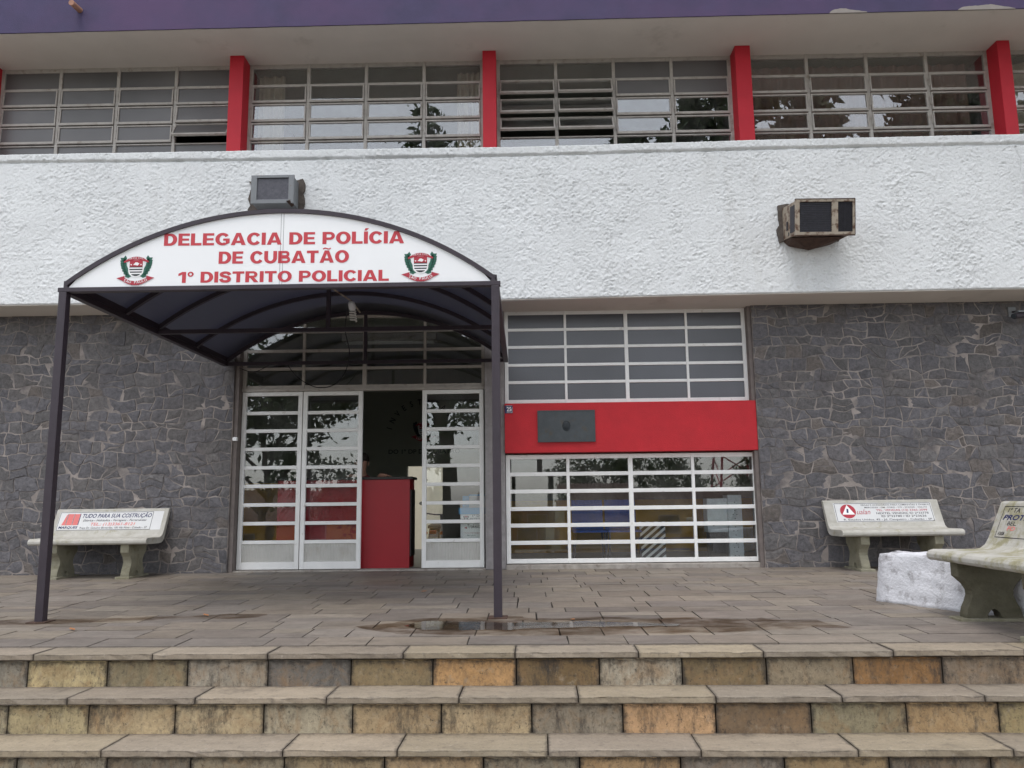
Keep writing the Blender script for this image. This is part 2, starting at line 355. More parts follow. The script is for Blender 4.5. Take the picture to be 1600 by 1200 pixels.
# ------------------------------------------------------------------ mesh builder
class MB:
    def __init__(s): s.v = []; s.f = []; s.mi = []; s.col = []; s.va = []
    def add(s, vs, fs, mi=0, col=(1, 1, 1)):
        o = len(s.v); s.v += [tuple(map(float, p)) for p in vs]
        s.f += [[i+o for i in f] for f in fs]; s.mi += [mi]*len(fs); s.col += [col]*len(fs); return s
    def box(s, x0, x1, y0, y1, z0, z1, mi=0, col=(1, 1, 1)):
        v = [(x, y, z) for x in (x0, x1) for y in (y0, y1) for z in (z0, z1)]
        return s.add(v, [(0, 1, 3, 2), (4, 6, 7, 5), (0, 4, 5, 1), (2, 3, 7, 6), (0, 2, 6, 4), (1, 5, 7, 3)], mi, col)
    def xbox(s, mat4, hx, hy, hz, mi=0, col=(1, 1, 1)):
        b = MB().box(-hx, hx, -hy, hy, -hz, hz)
        return s.add([mat4 @ Vector(p) for p in b.v], b.f, mi, col)
    def prism(s, pts, fn, d0, d1, mi=0, col=(1, 1, 1)):
        # pts: 2D outline; fn(a, b, d) -> 3D
        n = len(pts)
        v = [fn(a, b, d0) for a, b in pts] + [fn(a, b, d1) for a, b in pts]
        f = [tuple(range(n-1, -1, -1)), tuple(range(n, 2*n))] + [(i, (i+1) % n, n+(i+1) % n, n+i) for i in range(n)]
        return s.add(v, f, mi, col)
    def tube(s, pts, r, n=8, mi=0, col=(1, 1, 1), close=True):
        pts = [Vector(p) for p in pts]; rs = r if hasattr(r, '__len__') else [r]*len(pts)
        vs = []; fs = []
        up = Vector((0, 0, 1))
        for i, p in enumerate(pts):
            t = (pts[min(i+1, len(pts)-1)]-pts[max(i-1, 0)])
            if t.length < 1e-9: t = Vector((0, 0, 1))
            t.normalize()
            a = t.cross(up)
            if a.length < 0.05: a = t.cross(Vector((1, 0, 0)))
            a.normalize(); b = t.cross(a)
            for k in range(n):
                th = 2*math.pi*k/n; vs.append(p+rs[i]*(math.cos(th)*a+math.sin(th)*b))
        for i in range(len(pts)-1):
            for k in range(n): fs.append((i*n+k, i*n+(k+1) % n, (i+1)*n+(k+1) % n, (i+1)*n+k))
        if close:
            fs.append(tuple(range(n-1, -1, -1))); fs.append(tuple((len(pts)-1)*n+k for k in range(n)))
        return s.add(vs, fs, mi, col)
    def lathe(s, prof, fn, n=20, mi=0, col=(1, 1, 1)):
        # prof: (r, h); fn(x, y, h) -> 3D
        vs = [fn(r*math.cos(2*math.pi*k/n), r*math.sin(2*math.pi*k/n), h) for r, h in prof for k in range(n)]
        fs = [(i*n+k, i*n+(k+1) % n, (i+1)*n+(k+1) % n, (i+1)*n+k) for i in range(len(prof)-1) for k in range(n)]
        fs.append(tuple(range(n-1, -1, -1))); fs.append(tuple((len(prof)-1)*n+k for k in range(n)))
        return s.add(vs, fs, mi, col)
    def build(s, name, mats, parent=None, off=None, smooth=False, bevel=0, segs=2, colors=False, fixn=True, name_data=None):
        me = bpy.data.meshes.new(name)
        if off is None:
            off = root_loc(parent)
        vv = [(x-off[0], y-off[1], z-off[2]) for x, y, z in s.v]
        me.from_pydata(vv, [], s.f)
        if not isinstance(mats, (list, tuple)): mats = [mats]
        for m in mats: me.materials.append(m)
        if len(mats) > 1: me.polygons.foreach_set('material_index', s.mi)
        if colors:
            a = me.attributes.new('Col', 'FLOAT_COLOR', 'FACE')
            a.data.foreach_set('color', np.array([(*c[:3], 1.0) for c in s.col], dtype=np.float32).ravel())
        if s.va:
            a = me.attributes.new('Edge', 'FLOAT_VECTOR', 'POINT'); a.data.foreach_set('vector', np.array(s.va, dtype=np.float32).ravel())
        if fixn or bevel:
            bm = bmesh.new(); bm.from_mesh(me)
            if fixn: bmesh.ops.recalc_face_normals(bm, faces=bm.faces)
            if bevel: 
                es = [e for e in bm.edges if len(e.link_faces) == 2 and e.calc_face_angle(0) > 0.6]
                bmesh.ops.bevel(bm, geom=es, offset=bevel, segments=segs, profile=0.6, affect='EDGES', clamp_overlap=True)
            bm.to_mesh(me); bm.free()
        if smooth:
            me.polygons.foreach_set('use_smooth', [True]*len(me.polygons))
        me.update()
        o = bpy.data.objects.new(name, me); C.objects.link(o)
        if parent is not None: o.parent = parent
        return o

def root_loc(p):
    if p is None: return (0, 0, 0)
    while p.parent is not None: p = p.parent
    return tuple(p.location)

def tag(o, label, cat, group=None, kind=None):
    if label: o['label'] = label
    if cat: o['category'] = cat
    if group: o['group'] = group
    if kind: o['kind'] = kind
    return o
def thing(name, label, cat, loc=(0, 0, 0), rz=0, group=None):
    o = bpy.data.objects.new(name, None); C.objects.link(o); o.location = loc; o.rotation_euler = (0, 0, rz)
    o.empty_display_size = 0.2
    return tag(o, label, cat, group)

# ---- text geometry (built-in Blender font), flat letters with a little thickness
_tc = {}
def text_geom(txt, offset=0.0, shear=0.0):
    key = (txt, offset, shear)
    if key in _tc: return _tc[key]
    cu = bpy.data.curves.new('t', 'FONT'); cu.body = txt; cu.size = 1.0; cu.offset = offset; cu.shear = shear
    cu.resolution_u = 3; cu.fill_mode = 'FRONT'
    ob = bpy.data.objects.new('t', cu); C.objects.link(ob)
    dg = bpy.context.evaluated_depsgraph_get(); dg.update()
    me = bpy.data.meshes.new_from_object(ob.evaluated_get(dg))
    v = np.array([tuple(p.co) for p in me.vertices]).reshape(-1, 3)[:, :2]
    f = [list(p.vertices) for p in me.polygons]
    bpy.data.objects.remove(ob); bpy.data.curves.remove(cu); bpy.data.meshes.remove(me)
    _tc[key] = (v, f); return _tc[key]
CAP = None
def cap_h(offset=0.0):
    v, f = text_geom('H', offset); return v[:, 1].max(), v[:, 1].min()
def put_text(mb, txt, x0, x1, base, cap, fn, off=0.02, shear=0.0, mi=0):
    """fit txt between x0 and x1 with the given cap height; fn(x, y) -> 3D"""
    v, f = text_geom(txt, off, shear)
    if len(v) == 0: return
    hi, lo = cap_h(off)
    sx = (x1-x0)/(v[:, 0].max()-v[:, 0].min()); sy = cap/(hi-lo)
    mb.add([fn(x0+(p[0]-v[:, 0].min())*sx, base+(p[1]-lo)*sy) for p in v], f, mi)
def arc_text(mb, txt, cx, cy, r, a0, a1, cap, fn, off=0.02, mi=0, inward=False, aspect=0.8):
    hi, lo = cap_h(off); n = len(txt)
    for i, ch in enumerate(txt):
        if ch == ' ': continue
        v, f = text_geom(ch, off); a = a0+(a1-a0)*(i/(max(n-1, 1)))
        s = cap/(hi-lo); w = (v[:, 0].max()+v[:, 0].min())/2
        rot = a-math.pi/2 if not inward else a+math.pi/2
        px, py = cx+r*math.cos(a), cy+r*math.sin(a)
        c, s_ = math.cos(rot), math.sin(rot)
        mb.add([fn(px+c*(p[0]-w)*s*aspect-s_*(p[1]-lo)*s, py+s_*(p[0]-w)*s*aspect+c*(p[1]-lo)*s) for p in v], f, mi)

# ---- heavy grotesque capitals for the big sign, drawn as outlines (cap height 1)
def _ell(cx, cy, rx, ry, a0, a1, n=14): return [(cx+rx*math.cos(R(a0+(a1-a0)*i/n)), cy+ry*math.sin(R(a0+(a1-a0)*i/n))) for i in range(n+1)]
def _strip(o, i): return [[o[k], o[k+1], i[k+1], i[k]] for k in range(len(o)-1)]
def _rect(x0, y0, x1, y1): return [[(x0, y0), (x1, y0), (x1, y1), (x0, y1)]]
def _stroke(c, th):
    P = [Vector((x, y, 0)) for x, y in c]; Q = []
    for i in range(len(P)-1):
        p0, p1, p2, p3 = P[max(i-1, 0)], P[i], P[i+1], P[min(i+2, len(P)-1)]
        for k in range(4):
            t = k/4; Q.append(0.5*((2*p1)+(-p0+p2)*t+(2*p0-5*p1+4*p2-p3)*t*t+(-p0+3*p1-3*p2+p3)*t**3))
    Q.append(P[-1]); o = []; n_ = []
    for i, q in enumerate(Q):
        t = (Q[min(i+1, len(Q)-1)]-Q[max(i-1, 0)]).normalized(); n = Vector((-t.y, t.x, 0))*th/2*(1+0.18*abs(t.y))
        o.append((q.x+n.x, q.y+n.y)); n_.append((q.x-n.x, q.y-n.y))
    return _strip(o, n_)
def _lobe(st, y0, y1, xo, bar, rin):
    cy, ry = (y0+y1)/2, (y1-y0)/2; xs = xo-ry*1.0
    o = [(st, y1)]+_ell(xs, cy, xo-xs, ry, 90, -90)+[(st, y0)]
    i = [(st, y1-bar)]+_ell(xs-0.01, cy, rin, ry-bar, 90, -90)+[(st, y0+bar)]
    return _strip(o, i)
def glyph(ch):
    st = 0.27
    if ch == 'I': return _rect(0, 0, st, 1), st
    if ch == 'Í': return _rect(0, 0, st, 1)+[[(0.02, 1.07), (0.17, 1.07), (0.34, 1.27), (0.10, 1.27)]], st
    if ch == 'L': return _rect(0, 0, st, 1)+_rect(st, 0, 0.72, 0.205), 0.72
    if ch == 'E': return _rect(0, 0, st, 1)+_rect(st, 0, 0.76, 0.195)+_rect(st, 0.41, 0.71, 0.59)+_rect(st, 0.805, 0.75, 1), 0.76
    if ch == 'T': return _rect(0, 0.79, 0.82, 1)+_rect(0.275, 0, 0.545, 0.79), 0.82
    if ch == 'D': return _rect(0, 0, st, 1)+_strip([(st, 1)]+_ell(0.41, 0.5, 0.47, 0.5, 90, -90)+[(st, 0)], [(st, 0.80)]+_ell(0.38, 0.5, 0.22, 0.30, 90, -90)+[(st, 0.20)]), 0.88
    if ch == 'O': return _strip(_ell(0.49, 0.5, 0.49, 0.52, 0, 360, 28), _ell(0.49, 0.5, 0.215, 0.315, 0, 360, 28)), 0.98
    if ch == 'C': return _strip(_ell(0.48, 0.5, 0.48, 0.52, 36, 324, 24), _ell(0.48, 0.5, 0.205, 0.31, 30, 330, 24)), 0.90
    if ch == 'G': return _strip(_ell(0.49, 0.5, 0.49, 0.52, 38, 310, 24), _ell(0.49, 0.5, 0.21, 0.31, 30, 300, 24))+_rect(0.52, 0.37, 0.96, 0.55)+[[(0.70, 0.12), (0.80, 0.10), (0.96, 0.19), (0.96, 0.37), (0.70, 0.37)]], 0.96
    if ch in 'AÃ':
        g = [[(0, 0), (0.28, 0), (0.50, 0.74), (0.50, 1), (0.35, 1)], [(1.0, 0), (0.65, 1), (0.50, 1), (0.50, 0.74), (0.72, 0)]]+_rect(0.24, 0.17, 0.76, 0.36)
        if ch == 'Ã': g += _stroke([(0.24, 1.10), (0.34, 1.19), (0.50, 1.15), (0.66, 1.11), (0.76, 1.20)], 0.085)
        return g, 1.0
    if ch == 'B': return _rect(0, 0, st, 1)+_lobe(st, 0.47, 1, 0.79, 0.185, 0.08)+_lobe(st, 0, 0.56, 0.85, 0.19, 0.10), 0.85
    if ch == 'P': return _rect(0, 0, st, 1)+_lobe(st, 0.34, 1, 0.82, 0.20, 0.12), 0.82
    if ch == 'R': return _rect(0, 0, st, 1)+_lobe(st, 0.40, 1, 0.83, 0.19, 0.10)+[[(0.33, 0.41), (0.60, 0.45), (0.92, 0), (0.61, 0)]], 0.92
    if ch == 'S': return _stroke([(0.71, 0.68), (0.62, 0.85), (0.42, 0.905), (0.21, 0.85), (0.145, 0.71), (0.24, 0.59), (0.44, 0.53), (0.63, 0.45), (0.69, 0.29), (0.61, 0.14), (0.41, 0.095), (0.20, 0.15), (0.115, 0.33)], 0.215), 0.83
    if ch == 'U': return _rect(0, 0.42, st, 1)+_rect(0.63, 0.42, 0.90, 1)+_strip(_ell(0.45, 0.42, 0.45, 0.44, 180, 360), _ell(0.45, 0.42, 0.18, 0.23, 180, 360)), 0.90
    if ch == '1': return _rect(0.26, 0, 0.53, 1)+[[(0.0, 0.62), (0.26, 0.76), (0.26, 1.0), (0.0, 0.84)]], 0.56
    if ch == 'º': return _strip(_ell(0.21, 0.78, 0.21, 0.235, 0, 360, 18), _ell(0.21, 0.78, 0.09, 0.115, 0, 360, 18)), 0.42
    return [], 0.34
def sign_text(mb, txt, x0, x1, base, cap, fn, mi=0):
    gap = 0.075; tot = sum(glyph(c)[1]+gap for c in txt)-gap; sx = (x1-x0)/tot; x = 0.0
    for ch in txt:
        ps, wd = glyph(ch)
        for k, q in enumerate(ps):
            v = [tuple(Vector(fn(x0+(x+a)*sx, base+b*cap))+Vector((0, -0.00004*k, 0))) for a, b in q]
            mb.add(v, [tuple(range(len(v)))], mi)
        x += wd+gap

# ================================================================== SETTING
def build_ground():
    xs = np.concatenate([np.linspace(-400, -60, 8), np.linspace(-50, 50, 41), np.linspace(60, 400, 8)])
    ys = np.concatenate([np.linspace(-400, -60, 8), np.linspace(-50, 30, 33), np.linspace(40, 400, 8)])
    mb = MB(); vs = []
    for y in ys:
        for x in xs:
            t = min(max((-8-y)/14, 0), 1); vs.append((x, y, -0.85-1.75*t*t*(3-2*t)))
    nx = len(xs)
    mb.add(vs, [(j*nx+i, j*nx+i+1, (j+1)*nx+i+1, (j+1)*nx+i) for j in range(len(ys)-1) for i in range(nx-1)])
    o = mb.build('ground', M['earth'], fixn=True); tag(o, 'earth verge sloping away from the steps', 'ground', kind='structure')
    mb = MB(); vs = []
    yy = np.linspace(-13.0, -4.0, 10); xx = np.linspace(-60, 60, 31)
    for y in yy:
        for x in xx:
            t = min(max((-8-y)/14, 0), 1); vs.append((x, y, -0.845-1.75*t*t*(3-2*t)+0.012))
    mb.add(vs, [(j*31+i, j*31+i+1, (j+1)*31+i+1, (j+1)*31+i) for j in range(9) for i in range(30)])
    tag(mb.build('road', M['asphalt']), 'asphalt street across from the building', 'road', kind='structure')
    tag(MB().box(-14, 14, -4.0, 3.9, -0.95, -0.838).build('pavement', M['cement']), 'cement forecourt below the steps', 'pavement', kind='structure')
build_ground()

SLOPE = 0.015
def tz(y): return -SLOPE*(9.6-y)
def shear_y(x, y): return y + (-0.021*(x+0.087))*max(0.0, min(1.0, (9.45-y)/(9.45-4.98)))

def build_terrace():
    mb = MB()
    pal = [s2l(c) for c in ((120, 111, 101), (124, 114, 103), (115, 106, 98), (127, 118, 107), (118, 108, 97), (113, 105, 98), (122, 114, 106), (129, 119, 106))]
    y = 4.985; gap = 0.0048; g2 = 0.0028
    while y < 9.44:
        dpt = random.choice((0.2, 0.24, 0.27, 0.31, 0.36)); y2 = min(y+dpt, 9.62)
        if 9.62-y2 < 0.1: y2 = 9.62
        x = -9.75+random.random()*0.3
        while x < 9.75:
            ln = random.choice((0.28, 0.36, 0.42, 0.48, 0.55, 0.62)); x2 = x+ln
            split = random.random() < 0.16 and dpt > 0.3
            for (ya, yb) in (((y, (y+y2)/2), ((y+y2)/2, y2)) if split else ((y, y2),)):
                c = random.choice(pal); k = random.uniform(0.90, 1.08)
                if random.random() < 0.08: k *= 0.82
                col = tuple(v*k for v in c)
                dz = random.uniform(-0.0015, 0.0015); tx = random.uniform(-0.003, 0.003); ty = random.uniform(-0.004, 0.004)
                j = lambda: random.uniform(-0.003, 0.003)
                P = []
                for (px, py) in ((x+gap+j(), ya+g2+j()), (x2-gap+j(), ya+g2+j()), (x2-gap+j(), yb-g2+j()), (x+gap+j(), yb-g2+j())):
                    z = tz(py)+dz+tx*(px-(x+x2)/2)+ty*(py-(ya+yb)/2); P.append((px, shear_y(px, py), z))
                Q = [(p[0], p[1], p[2]-0.018) for p in P]
                mb.add(P+Q, [(0, 1, 2, 3), (0, 4, 5, 1), (1, 5, 6, 2), (2, 6, 7, 3), (3, 7, 4, 0)], 0, col)
            x = x2
        y = y2
    o = mb.build('terrace', M['paving'], colors=True, fixn=False); tag(o, 'terrace paved with slate slabs in front of the building', 'terrace', kind='structure')
    mb = MB()
    v = []
    for x in (-9.9, 9.9):
        for y_, dz in ((4.82, 0), (9.7, 0)):
            v.append((x, shear_y(x, y_), tz(y_)-0.009))
    for x in (-9.9, 9.9):
        for y_, dz in ((4.82, 0), (9.7, 0)):
            v.append((x, shear_y(x, y_), -1.0))
    mb.add(v, [(0, 2, 3, 1), (4, 5, 7, 6), (0, 1, 5, 4), (2, 6, 7, 3), (0, 4, 6, 2), (1, 3, 7, 5)])
    tag(mb.build('terrace_bed', simple('joint_dirt', (0.022, 0.018, 0.015), 0.95, 0.3)), 'dark bedding in the paving joints', 'terrace', kind='structure')
build_terrace()

def irregular(pts, z_off, sub=6, amp=0.03):
    out = []
    n = len(pts)
    for i in range(n):
        a, b = np.array(pts[i]), np.array(pts[(i+1) % n])
        for k in range(sub):
            p = a+(b-a)*k/sub; q = Vector((p[0]*6, p[1]*6, z_off))
            out.append((p[0]+amp*mnoise.noise(q), p[1]+amp*0.7*mnoise.noise(q+Vector((9, 3, 1)))))
    return out
def flat_poly(name, pts, lift, mat):
    v = [(x, y, tz(y)+lift) for x, y in pts]
    return MB().add(v, [tuple(range(len(v)))]).build(name, mat)
damp = irregular([(-1.15, 5.60), (-0.75, 5.95), (-0.2, 6.0), (0.4, 5.95), (1.3, 5.9), (2.0, 5.75), (2.1, 5.45), (1.2, 5.30), (0.4, 5.28), (-0.25, 5.24), (-0.85, 5.36)], 0.3, 9, 0.14)
tag(flat_poly('damp_patch', damp, 0.004, M['damp']), 'damp stain round the puddle', 'water', kind='structure')
pud = irregular([(-0.88, 5.64), (-0.74, 5.83), (-0.2, 5.75), (0.35, 5.77), (0.75, 5.69), (1.05, 5.63), (1.04, 5.55), (0.33, 5.51), (-0.18, 5.42), (-0.72, 5.47)], 1.7, 10, 0.075)
tag(flat_poly('puddle', pud, 0.008, M['water']), 'shallow rainwater puddle on the terrace paving', 'water', kind='structure')
damp2 = irregular([(-4.1, 5.98), (-3.9, 6.12), (-3.4, 6.10), (-2.6, 6.2), (-2.0, 6.28), (-2.0, 6.12), (-2.8, 6.02), (-3.6, 5.88), (-4.0, 5.86)], 4.3, 8, 0.12)
tag(flat_poly('damp_patch', damp2, 0.004, M['damp']), 'damp streak at the foot of the canopy post', 'water', kind='structure')

# ------------------------------------------------------------------ stone steps
def slab_mesh(mb, x0, x1, y0, y1, z0, z1, col, amp=0.004, seg=0.06, bev=0.006):
    """a long stone with chipped, wavy front arrises"""
    bm = bmesh.new(); n = max(2, int((x1-x0)/seg)); rows = []
    for i in range(n+1):
        x = x0+(x1-x0)*i/n
        jf = lambda: random.gauss(0, amp*0.55) if 0 < i < n else random.gauss(0, amp*0.3)
        chip = (random.random() < 0.06)*random.uniform(0.003, 0.010)
        rows.append([bm.verts.new(p) for p in ((x, y0+jf()+bev+chip, z1+random.gauss(0, amp*0.15)), (x, y0+jf(), z1-bev-chip-abs(jf())*0.5), (x, y0+jf(), z0+bev), (x, y0+bev, z0), (x, y1, z0), (x, y1, z1))])
    for i in range(n):
        for k in range(6):
            a, b = rows[i], rows[i+1]; bm.faces.new((a[k], a[(k+1) % 6], b[(k+1) % 6], b[k]))
    bm.faces.new(rows[0][::-1]); bm.faces.new(rows[-1])
    bm.verts.index_update()
    vals = (0.75, 0.95, 0.05, 0.0, 0.0, 0.02)
    for i in range(n+1):
        for k in range(6): mb.va.append((i/n, vals[k], x1-x0))
    mb.add([tuple(v.co) for v in bm.verts], [[v.index for v in f.verts] for f in bm.faces], 0, col); bm.free()

def build_steps():
    st = thing('stone_steps', 'broad flight of weathered beige and grey stone steps up to the terrace', 'steps', (-0.087, 4.745, -0.85), math.atan(-0.021))
    Z = [-0.073, -0.263, -0.460, -0.655, -0.85]
    Y = [0.0, -0.243, -0.502, -0.76]               # nosing fronts, local y
    base = (0.0, 0.0, 0.0)
    def loc(mb, name, mat, smooth=False):
        return mb.build(name, mat, st, off=(0, 0, -0.85), colors=True, smooth=smooth)
    treads = [
        [-7.0, -6.2, -5.35, -4.6, -3.78, -2.915, -2.2, -1.515, -0.72, -0.07, 0.64, 1.35, 2.08, 2.81, 3.6, 4.4, 5.2, 6.0, 7.0],
        [-7.0, -6.1, -5.3, -4.4, -3.45, -2.55, -1.83, -1.10, -0.37, 0.28, 1.02, 1.69, 2.44, 3.2, 4.0, 4.9, 5.9, 7.0],
        [-7.0, -6.0, -5.1, -4.2, -3.3, -2.2, -1.25, -0.66, 0.11, 0.88, 1.66, 2.42, 3.2, 4.1, 5.0, 6.0, 7.0],
        [-7.0, -6.2, -5.4, -4.6, -3.8, -3.0, -2.2, -1.4, -0.6, 0.2, 1.0, 1.8, 2.6, 3.4, 4.3, 5.3, 7.0]]
    tcol = [(150, 138, 121), (155, 142, 124), (147, 136, 121), (156, 143, 122), (146, 134, 119), (152, 140, 124)]
    for k in range(4):
        back = 0.235 if k == 0 else -0.0+Y[k-1]+0.045
        for i in range(len(treads[k])-1):
            a, b = treads[k][i]+0.087, treads[k][i+1]+0.087
            kf = random.uniform(0.76, 0.92); c = tuple(v*kf for v in s2l(random.choice(tcol)))
            mb = MB(); slab_mesh(mb, a+0.0032, b-0.0032, Y[k], back, Z[k]-0.034-random.uniform(0, 0.004), Z[k]+random.uniform(-0.002, 0.002), c, 0.0035, 0.06, 0.004)
            loc(mb, 'tread_slab', M['tread'])
    r1 = [-7.0, -6.3, -5.85, -5.38, -4.9, -4.42, -3.95, -3.47, -2.96, -2.48, -2.0, -1.52, -1.03, -0.55, -0.065, 0.415, 0.89, 1.37, 1.86, 2.36, 2.85, 3.35, 3.85, 4.4, 5.0, 5.6, 6.3, 7.0]
    c1 = {-3.47: (135, 128, 115), -2.96: (186, 168, 128), -2.48: (140, 128, 102), -2.0: (158, 149, 134), -1.52: (112, 107, 101), -1.03: (136, 119, 90), -0.55: (184, 145, 100), -0.065: (124, 103, 74), 0.415: (170, 160, 142), 0.89: (124, 107, 80), 1.37: (144, 130, 108), 1.86: (146, 110, 72), 2.36: (136, 121, 104), 2.85: (134, 100, 66)}
    r2 = [-7.0, -6.4, -5.9, -5.4, -4.9, -4.4, -3.9, -3.4, -2.90, -2.44, -1.95, -1.455, -0.96, -0.47, 0.025, 0.52, 1.02, 1.53, 2.035, 2.52, 3.0, 3.5, 4.0, 4.6, 5.2, 5.8, 6.4, 7.0]
    c2 = {-3.4: (160, 150, 125), -2.90: (172, 157, 122), -2.44: (180, 160, 126), -1.95: (180, 162, 130), -1.455: (168, 157, 134), -0.96: (168, 147, 115), -0.47: (176, 156, 124), 0.025: (142, 131, 114), 0.52: (190, 154, 116), 1.02: (124, 104, 82), 1.53: (146, 136, 110), 2.035: (170, 144, 108), 2.52: (156, 140, 104)}
    r3 = [-7.0, -6.4, -5.9, -5.4, -4.9, -4.4, -3.9, -3.3, -2.66, -2.18, -1.74, -1.25, -0.73, -0.22, 0.27, 0.78, 1.30, 1.82, 2.32, 2.85, 3.4, 4.0, 4.6, 5.2, 5.8, 6.4, 7.0]
    c3 = {-2.66: (150, 140, 122), -2.18: (126, 118, 104), -1.74: (150, 138, 116), -1.25: (160, 142, 112), -0.73: (172, 148, 116), -0.22: (140, 130, 112), 0.27: (178, 148, 110), 0.78: (136, 126, 114), 1.30: (160, 138, 104), 1.82: (122, 112, 98), 2.32: (140, 128, 108)}
    r4 = list(np.linspace(-7, 7, 28))
    for k, (rr, cc) in enumerate(((r1, c1), (r2, c2), (r3, c3), (r4, {}))):
        y0 = Y[k]+0.032; zt = Z[k]-0.044; zb = Z[k+1]-0.03
        for i in range(len(rr)-1):
            c = cc.get(rr[i], random.choice(((160, 148, 122), (148, 138, 118), (172, 152, 120), (130, 118, 98))))
            lc = s2l(c); gy = sum(lc)/3; c_ = tuple((gy+(v-gy)*1.0)*1.0 for v in lc)
            mb = MB(); slab_mesh(mb, rr[i]+0.087+0.0036, rr[i+1]+0.087-0.0036, y0+random.uniform(-0.002, 0.003), y0+0.12, zb, zt, c_, 0.0045, 0.04, 0.008)
            loc(mb, 'riser_block', M['step'])
        mb = MB().box(-7.0, 7.0, y0+0.03, y0+0.2, Z[k+1]-0.05, Z[k]-0.0395)
        mb.build('core', bpy.data.materials.get('joint_dirt'), st, off=(0, 0, -0.85))
build_steps()

# ================================================================== BUILDING
B = thing('police_station', 'two-storey police station with white stucco band, red columns and grey stone walls', 'building', (0, 9.6, 0))

